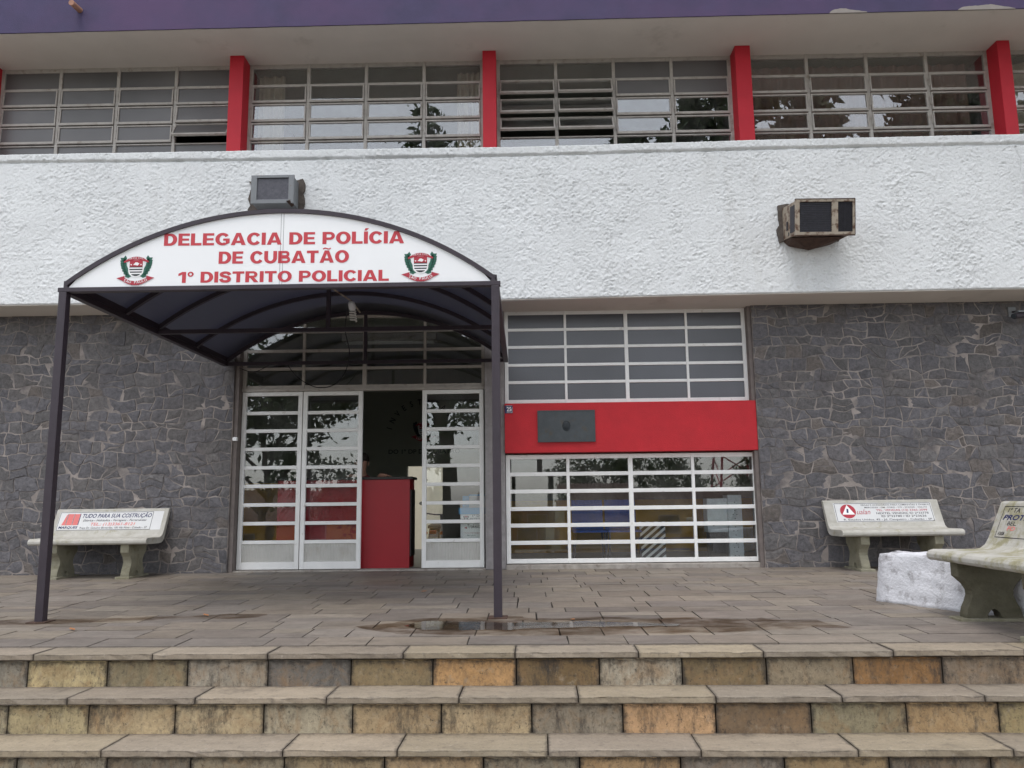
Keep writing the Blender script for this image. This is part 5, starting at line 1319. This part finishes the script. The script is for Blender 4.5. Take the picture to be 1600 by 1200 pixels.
# ================================================================== INSIDE THE LOBBY
def build_inside():
    c = thing('reception_counter', 'red reception counter with dark top standing in the doorway', 'counter', (-2.2, 9.9, 0.012))
    MB().box(-3.02, -1.402, 9.70, 10.10, 0.013, 1.075).build('body', M['counter'], c, bevel=0.004)
    MB().box(-3.05, -1.372, 9.68, 10.14, 1.0755, 1.108).build('top', M['dark'], c, bevel=0.004)
    MB().box(-1.4015, -1.385, 9.72, 10.05, 0.15, 0.95).build('side_panel', M['dark'], c)
    # blue collection bin with printed front, seen through the right leaf
    s = thing('collection_box', 'blue edged white collection box with printed notice behind the right door leaf', 'box', (-0.645, 9.87, 0.012))
    MB().box(-0.785, -0.50, 9.70, 10.05, 0.013, 0.643).build('body', M['white'], s, bevel=0.004)
    MB().box(-0.805, -0.495, 9.68, 10.07, 0.644, 0.723).build('rim', M['blueplastic'], s, bevel=0.004)
    MB().box(-0.775, -0.695, 9.90, 9.94, 0.7235, 0.867).box(-0.695, -0.50, 9.90, 9.94, 0.8655, 0.885).build('lid_support', M['blueplastic'], s)
    MB().box(-0.692, -0.50, 9.91, 9.92, 0.7235, 0.865).build('notice_card', M['board'], s)
    mb = MB(); fn = lambda x, z: (x*0.975, 9.698, 0.786+(z-0.786)*0.975)
    emblem(mb, -0.735, 0.597, 0.075, fn, (1, 0, 2, 0, 2))
    put_text(mb, '1º DP', -0.655, -0.54, 0.608, 0.026, fn, 0.02)
    put_text(mb, 'POLICIA CIVIL', -0.685, -0.53, 0.572, 0.022, fn, 0.02)
    put_text(mb, 'Trokescap', -0.72, -0.53, 0.470, 0.048, fn, 0.01, 0.2)
    put_text(mb, 'www.trokescap.com', -0.755, -0.53, 0.408, 0.012, fn, 0.006, 0, 1)
    mb.add([fn(-0.76, 0.475), fn(-0.725, 0.462), fn(-0.725, 0.49)], [(0, 1, 2)], 1)
    put_text(mb, 'Seu carro', -0.725, -0.62, 0.375, 0.018, fn, 0.0, 0.3, 3)
    mb.build('print', [M['black'], M['ered'], M['white'], M['green']], s, fixn=False)
    # electrical cabinet and perforated column inside the right window
    k = thing('electrical_cabinet', 'white metal cabinet with perforated side column inside the lower window', 'cabinet', (2.45, 10.1, 0.012))
    MB().box(2.265, 2.515, 10.0, 10.22, 0.385, 0.80).build('door_panel', simple('cabinet_paint', (0.62, 0.68, 0.72), 0.4, 0.02), k, bevel=0.005)
    MB().box(2.52, 2.695, 9.99, 10.22, 0.013, 0.84).build('column', bpy.data.materials['cabinet_paint'], k, bevel=0.005)
    mb = MB()
    for i in range(14):
        for j in (0, 1):
            x = 2.605+(0.024 if j else -0.024)+(0.0 if i % 2 else 0.0); z = 0.10+i*0.05
            if i % 2: x = 2.605; 
            if i % 2 and j: continue
            mb.tube([(x, 9.988, z), (x, 9.9905, z)], 0.006, 8)
    mb.build('hole', M['black'], k)
    MB().tube([(2.335, 9.985, 0.47), (2.335, 10.0, 0.47)], 0.010, 10).build('lock', M['steel'], k)
    MB().box(2.285, 2.505, 10.02, 10.2, 0.013, 0.384).build('stand', M['dark'], k)
    # fluorescent fitting on the lobby ceiling
    f = thing('ceiling_light', 'unlit fluorescent fitting on the lobby ceiling behind the transom panes', 'ceiling light', (-1.84, 10.7, 3.06))
    MB().box(-2.49, -1.19, 10.62, 10.78, 3.0, 3.098).build('housing', M['frame2'], f, bevel=0.006)
    for y in (10.66, 10.74): MB().tube([(-2.45, y, 2.985), (-1.23, y, 2.985)], 0.014, 10).build('tube', M['bulb'], f, smooth=True)
build_inside()

def skin_person(loc):
    """seated figure leaning on the counter: one skinned body surface"""
    p = thing('person', 'person in a dark red shirt seated behind the red counter, forearm on its top', 'person', loc)
    J = {'pelvis': ((0, 0, 0.62), 0.145), 'waist': ((0, -0.02, 0.78), 0.130), 'chest': ((0, -0.06, 0.98), 0.150), 'upchest': ((0, -0.08, 1.08), 0.125), 'neck': ((0, -0.10, 1.17), 0.055), 'skull': ((0, -0.125, 1.23), 0.062), 'head': ((0, -0.13, 1.31), 0.088), 'crown': ((0, -0.115, 1.385), 0.068),
         'sr': ((0.17, -0.08, 1.07), 0.062), 'er': ((0.23, -0.26, 0.99), 0.045), 'wr': ((0.30, -0.44, 1.135), 0.030), 'hr': ((0.36, -0.47, 1.130), 0.032),
         'sl': ((-0.17, -0.08, 1.07), 0.062), 'el': ((-0.24, -0.24, 0.95), 0.045), 'wl': ((-0.10, -0.40, 1.135), 0.030), 'hl': ((-0.03, -0.43, 1.130), 0.032),
         'kr': ((0.12, -0.24, 0.60), 0.075), 'ar': ((0.13, -0.20, 0.12), 0.045), 'tr': ((0.13, -0.33, 0.05), 0.04),
         'kl': ((-0.12, -0.24, 0.60), 0.075), 'al': ((-0.13, -0.20, 0.12), 0.045), 'tl': ((-0.13, -0.33, 0.05), 0.04), 'hipr': ((0.09, -0.04, 0.60), 0.10), 'hipl': ((-0.09, -0.04, 0.60), 0.10)}
    E = ['pelvis-waist', 'waist-chest', 'chest-upchest', 'upchest-neck', 'neck-skull', 'skull-head', 'head-crown', 'upchest-sr', 'sr-er', 'er-wr', 'wr-hr', 'upchest-sl', 'sl-el', 'el-wl', 'wl-hl', 'pelvis-hipr', 'hipr-kr', 'kr-ar', 'ar-tr', 'pelvis-hipl', 'hipl-kl', 'kl-al', 'al-tl']
    for s, d0 in (('hr', 1), ('hl', 1)):
        b = Vector(J[s][0])
        for q in range(4):
            fx = b+Vector((0.045+0.003*q, (q-1.5)*0.019, 0.002)); fe = fx+Vector((0.045-abs(q-1.4)*0.006, (q-1.5)*0.003, -0.012))
            J[s+'f%d' % q] = (tuple(fx), 0.0085); J[s+'g%d' % q] = (tuple(fe), 0.007); E += [s+'-'+s+'f%d' % q, s+'f%d-' % q+s+'g%d' % q]
        J[s+'t'] = (tuple(b+Vector((0.01, 0.04, 0.004))), 0.010); J[s+'u'] = (tuple(b+Vector((0.045, 0.055, 0.0))), 0.008); E += [s+'-'+s+'t', s+'t-'+s+'u']
    names = list(J); idx = {n: i for i, n in enumerate(names)}
    me = bpy.data.meshes.new('body'); me.from_pydata([J[n][0] for n in names], [tuple(idx[q] for q in e.split('-')) for e in E], [])
    o = bpy.data.objects.new('body', me); C.objects.link(o); o.parent = p
    sk = o.modifiers.new('skin', 'SKIN'); sub = o.modifiers.new('sub', 'SUBSURF'); sub.levels = 1; sub.render_levels = 1
    sv = me.skin_vertices[0].data if me.skin_vertices else None
    if sv is None:
        bm = bmesh.new(); bm.from_mesh(me); bm.verts.layers.skin.verify(); bm.to_mesh(me); bm.free(); sv = me.skin_vertices[0].data
    for n in names: sv[idx[n]].radius = (J[n][1],)*2; sv[idx[n]].use_root = (n == 'pelvis')
    dg = bpy.context.evaluated_depsgraph_get(); dg.update()
    m2 = bpy.data.meshes.new_from_object(o.evaluated_get(dg)); o.modifiers.clear(); o.data = m2
    m2.materials.clear()
    for k in ('skin', 'shirt', 'trousers'): m2.materials.append(M[k])
    for f in m2.polygons:
        c = f.center; f.use_smooth = True
        f.material_index = 2 if (c.z < 0.70 and c.y > -0.36) else (1 if (c.z < 1.15 and not (c.y < -0.30)) else 0)
    # face and hair
    mb = MB(); mb.lathe([(0.006, 0), (0.012, -0.02), (0.015, -0.035), (0.004, -0.045)], lambda a, b, h: (a, -0.222+b*0.8-0.004, 1.318+h), 10).build('nose', M['skin'], p, off=(0, 0, 0), smooth=True)
    mb = MB()
    for sx in (-0.032, 0.032): mb.lathe([(0.002, 0.008), (0.008, 0.006), (0.011, 0.0), (0.008, -0.006), (0.002, -0.008)], lambda a, b, h: (sx+a, -0.212+b*0.5, 1.325+h), 10)
    mb.build('eye', M['eblack'], p, off=(0, 0, 0), smooth=True)
    MB().box(-0.024, 0.024, -0.214, -0.205, 1.248, 1.256).build('mouth', M['ered'], p, off=(0, 0, 0))
    mb = MB()
    for sx in (-0.088, 0.088): mb.lathe([(0.004, 0.03), (0.014, 0.02), (0.015, 0.0), (0.008, -0.025)], lambda a, b, h: (sx+a*0.5, -0.115+b, 1.30+h), 10)
    mb.build('ear', M['skin'], p, off=(0, 0, 0), smooth=True)
    MB().lathe([(0.098, 1.335), (0.101, 1.37), (0.088, 1.41), (0.055, 1.44), (0.012, 1.45)], lambda a, b, h: (a*0.95, -0.108+b*1.05, h), 18).build('hair', M['hair'], p, off=(0, 0, 0), smooth=True)
skin_person((-2.12, 10.42, 0.0))

def build_motorcycle():
    m = thing('motorcycle', 'motorcycle parked tail-on in the bright yard beyond the lobby', 'motorcycle', (-1.62, 14.9, -0.42))
    x, z0 = -1.62, -0.42
    def wheel(y):
        t = MB(); n = 28
        pr = [(0.30+0.045*math.cos(a), 0.045*math.sin(a)) for a in np.linspace(0, 2*math.pi, 11)[:-1]]
        vs = [(x+b, y+a*math.cos(th), z0+0.345+a*math.sin(th)) for th in np.linspace(0, 2*math.pi, n+1)[:-1] for a, b in pr]
        k = len(pr); fs = [(i*k+j, i*k+(j+1) % k, ((i+1) % n)*k+(j+1) % k, ((i+1) % n)*k+j) for i in range(n) for j in range(k)]
        w = t.add(vs, fs).build('wheel', M['rubber'], m, smooth=True)
        r = MB()
        for i in range(10):
            th = i*math.pi/5; r.tube([(x, y, z0+0.345), (x, y+0.27*math.cos(th), z0+0.345+0.27*math.sin(th))], 0.006, 5)
        r.tube([(x-0.05, y, z0+0.345), (x+0.05, y, z0+0.345)], 0.04, 12); r.build('spoke', M['chrome'], w)
    wheel(14.45); wheel(15.75)
    MB().prism([(14.2, 0.62), (14.3, 0.74), (14.75, 0.80), (15.2, 0.86), (15.45, 0.78), (15.4, 0.55), (14.9, 0.42), (14.5, 0.50)], lambda a, b, d_: (d_, a, z0+b), x-0.10, x+0.10).build('body', M['steel'], m, bevel=0.02)
    MB().prism([(14.25, 0.755), (14.3, 0.81), (14.8, 0.83), (15.0, 0.87), (15.02, 0.84), (14.75, 0.79)], lambda a, b, d_: (d_, a, z0+b), x-0.12, x+0.12).build('seat', M['rubber'], m, bevel=0.015)
    MB().prism([(14.05, 0.42), (14.02, 0.56), (14.25, 0.70), (14.4, 0.72), (14.4, 0.66), (14.25, 0.63)], lambda a, b, d_: (d_, a, z0+b), x-0.07, x+0.07).build('rear_fender', M['steel'], m, bevel=0.01)
    pl = MB().box(x-0.085, x+0.085, 14.0, 14.008, z0+0.49, z0+0.62).build('number_plate', M['white'], m)
    mb = MB(); put_text(mb, 'LIS', x-0.06, x+0.06, z0+0.53, 0.05, lambda a, b: (a, 13.998, b)); mb.build('plate_letters', M['black'], pl, fixn=False)
    MB().box(x-0.06, x+0.06, 14.02, 14.08, z0+0.665, z0+0.73).build('tail_light', M['redlens'], m, bevel=0.015)
    for sx in (-0.14, 0.14): MB().tube([(x+sx, 14.12, z0+0.68), (x+sx, 14.2, z0+0.68)], 0.03, 10).build('indicator', M['orange'], m)
    MB().tube([(x-0.36, 15.35, z0+1.02), (x-0.12, 15.5, z0+0.98), (x+0.12, 15.5, z0+0.98), (x+0.36, 15.35, z0+1.02)], 0.014, 8).tube([(x, 15.5, z0+0.97), (x, 15.75, z0+0.35)], 0.03, 8).build('handlebar', M['steel'], m, smooth=True)
    for sx in (-0.34, 0.34):
        MB().tube([(x+sx, 15.40, z0+1.02), (x+sx*1.1, 15.42, z0+1.18)], 0.006, 6).lathe([(0.05, 0.0), (0.055, 0.01), (0.04, 0.02)], lambda a, b, h: (x+sx*1.1+a, 15.41+h, z0+1.2+b*0.7), 14).build('mirror', M['chrome'], m)
build_motorcycle()

# ================================================================== ACROSS THE STREET (seen only in the glass)
def gz(y):
    t = min(max((-8-y)/14, 0), 1); return -0.85-1.75*t*t*(3-2*t)
def leaf_cloud(crown, n, size, seed):
    """crown: list of (centre, radii); returns vertices and quads of leaf-sized faces gathered in clumps"""
    r = np.random.default_rng(seed); vs = []; fs = []
    clumps = []
    for (c, rad, k) in crown:
        for _ in range(k):
            d_ = r.normal(size=3); d_ /= np.linalg.norm(d_); q = r.uniform(0.45, 1.0)**0.6
            clumps.append((np.array(c)+d_*np.array(rad)*q, r.uniform(0.35, 0.8)))
    per = max(4, n//len(clumps)); out = []
    for cc, cr in clumps:
        P = cc+r.normal(size=(per, 3))*cr*0.42
        A = r.normal(size=(per, 3)); A /= np.linalg.norm(A, axis=1)[:, None]
        Bv = np.cross(A, r.normal(size=(per, 3))); Bv /= np.linalg.norm(Bv, axis=1)[:, None]
        s = size*r.uniform(0.6, 1.3, (per, 1))
        out.append(np.stack([P-A*s, P+Bv*s*0.42, P+A*s, P-Bv*s*0.42], 1))
    Q = np.concatenate(out).reshape(-1, 3); n4 = len(Q)//4
    return Q, np.arange(n4*4).reshape(-1, 4)
def quick_mesh(name, Q, F, mat, parent):
    me = bpy.data.meshes.new(name); me.vertices.add(len(Q)); me.vertices.foreach_set('co', Q.astype(np.float32).ravel())
    me.loops.add(F.size); me.loops.foreach_set('vertex_index', F.ravel().astype(np.int32))
    me.polygons.add(len(F)); me.polygons.foreach_set('loop_start', np.arange(0, F.size, 4, dtype=np.int32))
    me.materials.append(mat); me.update(); me.validate()
    o = bpy.data.objects.new(name, me); C.objects.link(o); o.parent = parent; return o
def tree(x, y, h, cb, rad, seed, label, n=9000, size=0.16):
    g = gz(y); t = thing('tree', label, 'tree', (x, y, g), 0, 'trees across the street')
    r = random.Random(seed); mb = MB(); lean = r.uniform(-0.3, 0.3)
    th = h*0.75; pts = [(lean*(i/6)**1.5+0.05*math.sin(i*1.7+seed), 0.06*math.sin(i*2.1), th*i/6) for i in range(7)]
    r0 = 0.035*h**0.8; mb.tube(pts, [r0*(1.25 if i == 0 else 1-0.12*i) for i in range(7)], 10)
    crown = [((lean, 0, (h+cb)/2), (rad, rad*0.85, (h-cb)/2), 70)]
    for i in range(9):
        a = i*2*math.pi/9+r.uniform(-0.3, 0.3); k = 2+i % 4; p = Vector(pts[min(k, 5)])
        q = p+Vector((math.cos(a)*rad*0.75, math.sin(a)*rad*0.65, (h-p.z)*r.uniform(0.25, 0.7)))
        if q.z < cb: q.z = cb+0.3
        mid = (p+q)/2+Vector((0, 0, 0.25)); mb.tube([p, mid, q], [r0*0.42, r0*0.28, r0*0.10], 7)
        crown.append((tuple(q), (rad*0.38, rad*0.38, (h-cb)*0.18), 12))
    mb.build('trunk', M['bark'], t, off=(0, 0, 0), smooth=True)
    Q, F = leaf_cloud(crown, n, size, seed); quick_mesh('crown', Q, F, M['leaf'], t)
    return t
tree(-10.5, -13, 9.0, 2.2, 3.4, 11, 'tall leafy tree opposite the left door leaf')
tree(-7.4, -17, 4.6, 1.2, 1.8, 12, 'small leafy tree between the two large trees opposite the doors', 5000)
tree(-2.9, -10.5, 18.5, 2.6, 2.4, 13, 'tall slender tree opposite the right door leaf', 12000)
tree(11.0, -8.0, 20.0, 6.8, 7.4, 14, 'great spreading tree opposite the brown curtained bay', 46000, 0.25)
tree(5.2, -42, 7.2, 1.5, 3.0, 15, 'far bushy tree behind the tiled roof', 5000)
tree(10.5, -44, 8.0, 1.5, 4.6, 16, 'far broad tree behind the ochre house', 7000)
tree(19.5, -40, 6.8, 1.5, 3.0, 17, 'far tree at the right end of the ochre house', 5000)

def house(x0, x1, y0, y1, wall_h, ridge, wallm, label, bars=True, dado=None):
    g = gz(y0); h = thing('house', label, 'house', ((x0+x1)/2, y0, g), 0)
    z1 = g+wall_h
    MB().box(x0, x1, y1, y0, g-0.3, z1).build('wall', wallm, h)
    mb = MB(); ym = (y0+y1)/2; n = int((x1-x0+1)/0.25); e = 0.5
    for i in range(n):                            # ridged clay tiles down both slopes
        a = x0-0.5+i*0.25
        for (ya, za, yb, zb) in ((y0+e, z1-0.12, ym, z1+ridge), (y1-e, z1-0.12, ym, z1+ridge)):
            mb.add([(a, ya, za), (a+0.125, ya, za+0.07), (a+0.25, ya, za), (a, yb, zb), (a+0.125, yb, zb+0.07), (a+0.25, yb, zb), (a, ya, za-0.06), (a+0.25, ya, za-0.06), (a, yb, zb-0.06), (a+0.25, yb, zb-0.06)], [(0, 1, 4, 3), (1, 2, 5, 4), (6, 8, 9, 7), (0, 6, 7, 2, 1), (0, 3, 8, 6), (2, 7, 9, 5)])
    mb.build('roof', M['tile'], h)
    if dado: MB().box(x0-0.01, x1+0.01, y0, y0+0.02, g, g+0.9).build('dado', dado, h)
    w_ = MB()
    nx = max(2, int((x1-x0)/3.2))
    for i in range(nx):
        cx = x0+(i+0.5)*(x1-x0)/nx; f = MB().box(cx-0.6, cx+0.6, y0, y0+0.06, g+1.1, g+2.1).build('window', M['frame2'], h)
        MB().box(cx-0.54, cx+0.54, y0+0.061, y0+0.07, g+1.16, g+2.04).build('pane', M['eblack'], f)
    d = MB().box(x0+0.6, x0+1.5, y0, y0+0.06, g, g+2.1).build('door', M['dark'], h)
    return h
house(2.2, 17.5, -26, -33, 2.75, 1.5, M['yellow'], 'long ochre house with tiled roof and blue dado across the street', dado=M['darkblue'])
house(-2.0, 1.2, -28, -33, 3.0, 0.8, M['brick'], 'small dark red house left of the ochre house')
house(-17.5, -5.5, -24, -30, 2.9, 1.2, M['yellow'], 'ochre house with tiled roof behind the trees opposite the doors')

def pole(x, y, h, label):
    g = gz(y); p = thing('utility_pole', label, 'pole', (x, y, g), 0, 'utility poles across the street')
    MB().tube([(0, 0, -0.2), (0.03, 0, h*0.5), (0, 0, h)], [0.16, 0.13, 0.10], 10).build('shaft', M['polewood'], p, off=(0, 0, 0))
    MB().box(-0.9, 0.9, -0.06, 0.06, h-0.6, h-0.45).build('crossarm', M['bark'], p, off=(0, 0, 0))
    for sx in (-0.7, 0, 0.7): MB().lathe([(0.03, 0), (0.06, 0.03), (0.04, 0.07), (0.06, 0.1), (0.02, 0.14)], lambda a, b, hh: (sx+a, b, h-0.45+hh), 10).build('insulator', M['white'], p, off=(0, 0, 0))
pole(1.0, -18, 8.5, 'utility pole opposite the red panel')
pole(14.5, -18, 8.5, 'utility pole opposite the right stone wall')
for i, sx in enumerate((-0.7, 0, 0.7)):
    cable([(1.0+sx, -18, gz(-18)+8.2), (7.7+sx, -18, gz(-18)+7.5), (14.5+sx, -18, gz(-18)+8.2)], 0.012, ('overhead wire on the left insulators of the poles', 'overhead wire on the middle insulators of the poles', 'overhead wire on the right insulators of the poles')[i], 'overhead_wire')
def pylon():
    x, y = 24.5, -70; g = gz(y); p = thing('lattice_tower', 'far red and white lattice tower beyond the ochre house', 'tower', (x, y, g))
    mr, mw = MB(), MB(); H_ = 26
    for i in range(10):
        za, zb = H_*i/10, H_*(i+1)/10; wa, wb = 2.6*(1-0.09*i), 2.6*(1-0.09*(i+1)); mb = mr if i % 2 == 0 else mw
        for (sx, sy) in ((-1, -1), (1, -1), (1, 1), (-1, 1)):
            mb.tube([(sx*wa, sy*wa, za), (sx*wb, sy*wb, zb)], 0.14, 5)
        for (s0, s1) in (((-1, -1), (1, -1)), ((1, -1), (1, 1)), ((1, 1), (-1, 1)), ((-1, 1), (-1, -1))):
            mb.tube([(s0[0]*wa, s0[1]*wa, za), (s1[0]*wb, s1[1]*wb, zb)], 0.07, 4)
    mr.build('red_section', M['ered'], p, off=(0, 0, 0)); mw.build('white_section', M['white'], p, off=(0, 0, 0))
pylon()

# scattered dead leaves on the paving
for i, (x, y, lab) in enumerate(((-2.45, 6.2, 'tiny dead leaf on the paving between the canopy posts, nearer the left'), (0.33, 5.83, 'tiny dead leaf at the back edge of the puddle'), (-0.95, 7.5, 'tiny dead leaf on the paving in front of the right door leaf'), (-3.15, 5.62, 'tiny dead leaf in front of the left canopy post'))):
    z = tz(y)+0.008
    a = random.uniform(0, 6.28); c, s = math.cos(a), math.sin(a)
    pts = [(-0.035, 0, 0), (-0.012, 0.014, 0.006), (0.016, 0.012, 0.004), (0.038, 0, 0.010), (0.016, -0.012, 0.005), (-0.012, -0.014, 0.004)]
    v = [(x+c*p[0]-s*p[1], y+s*p[0]+c*p[1], z+p[2]) for p in pts]; v += [(p[0], p[1], p[2]-0.0025) for p in v]
    fs = [(0, 1, 2, 3, 4, 5), (11, 10, 9, 8, 7, 6)]+[(k, (k+1) % 6, 6+(k+1) % 6, 6+k) for k in range(6)]
    tag(MB().add(v, fs).build('dead_leaf', M['leafy']), lab, 'leaf', 'dead leaves on the terrace')
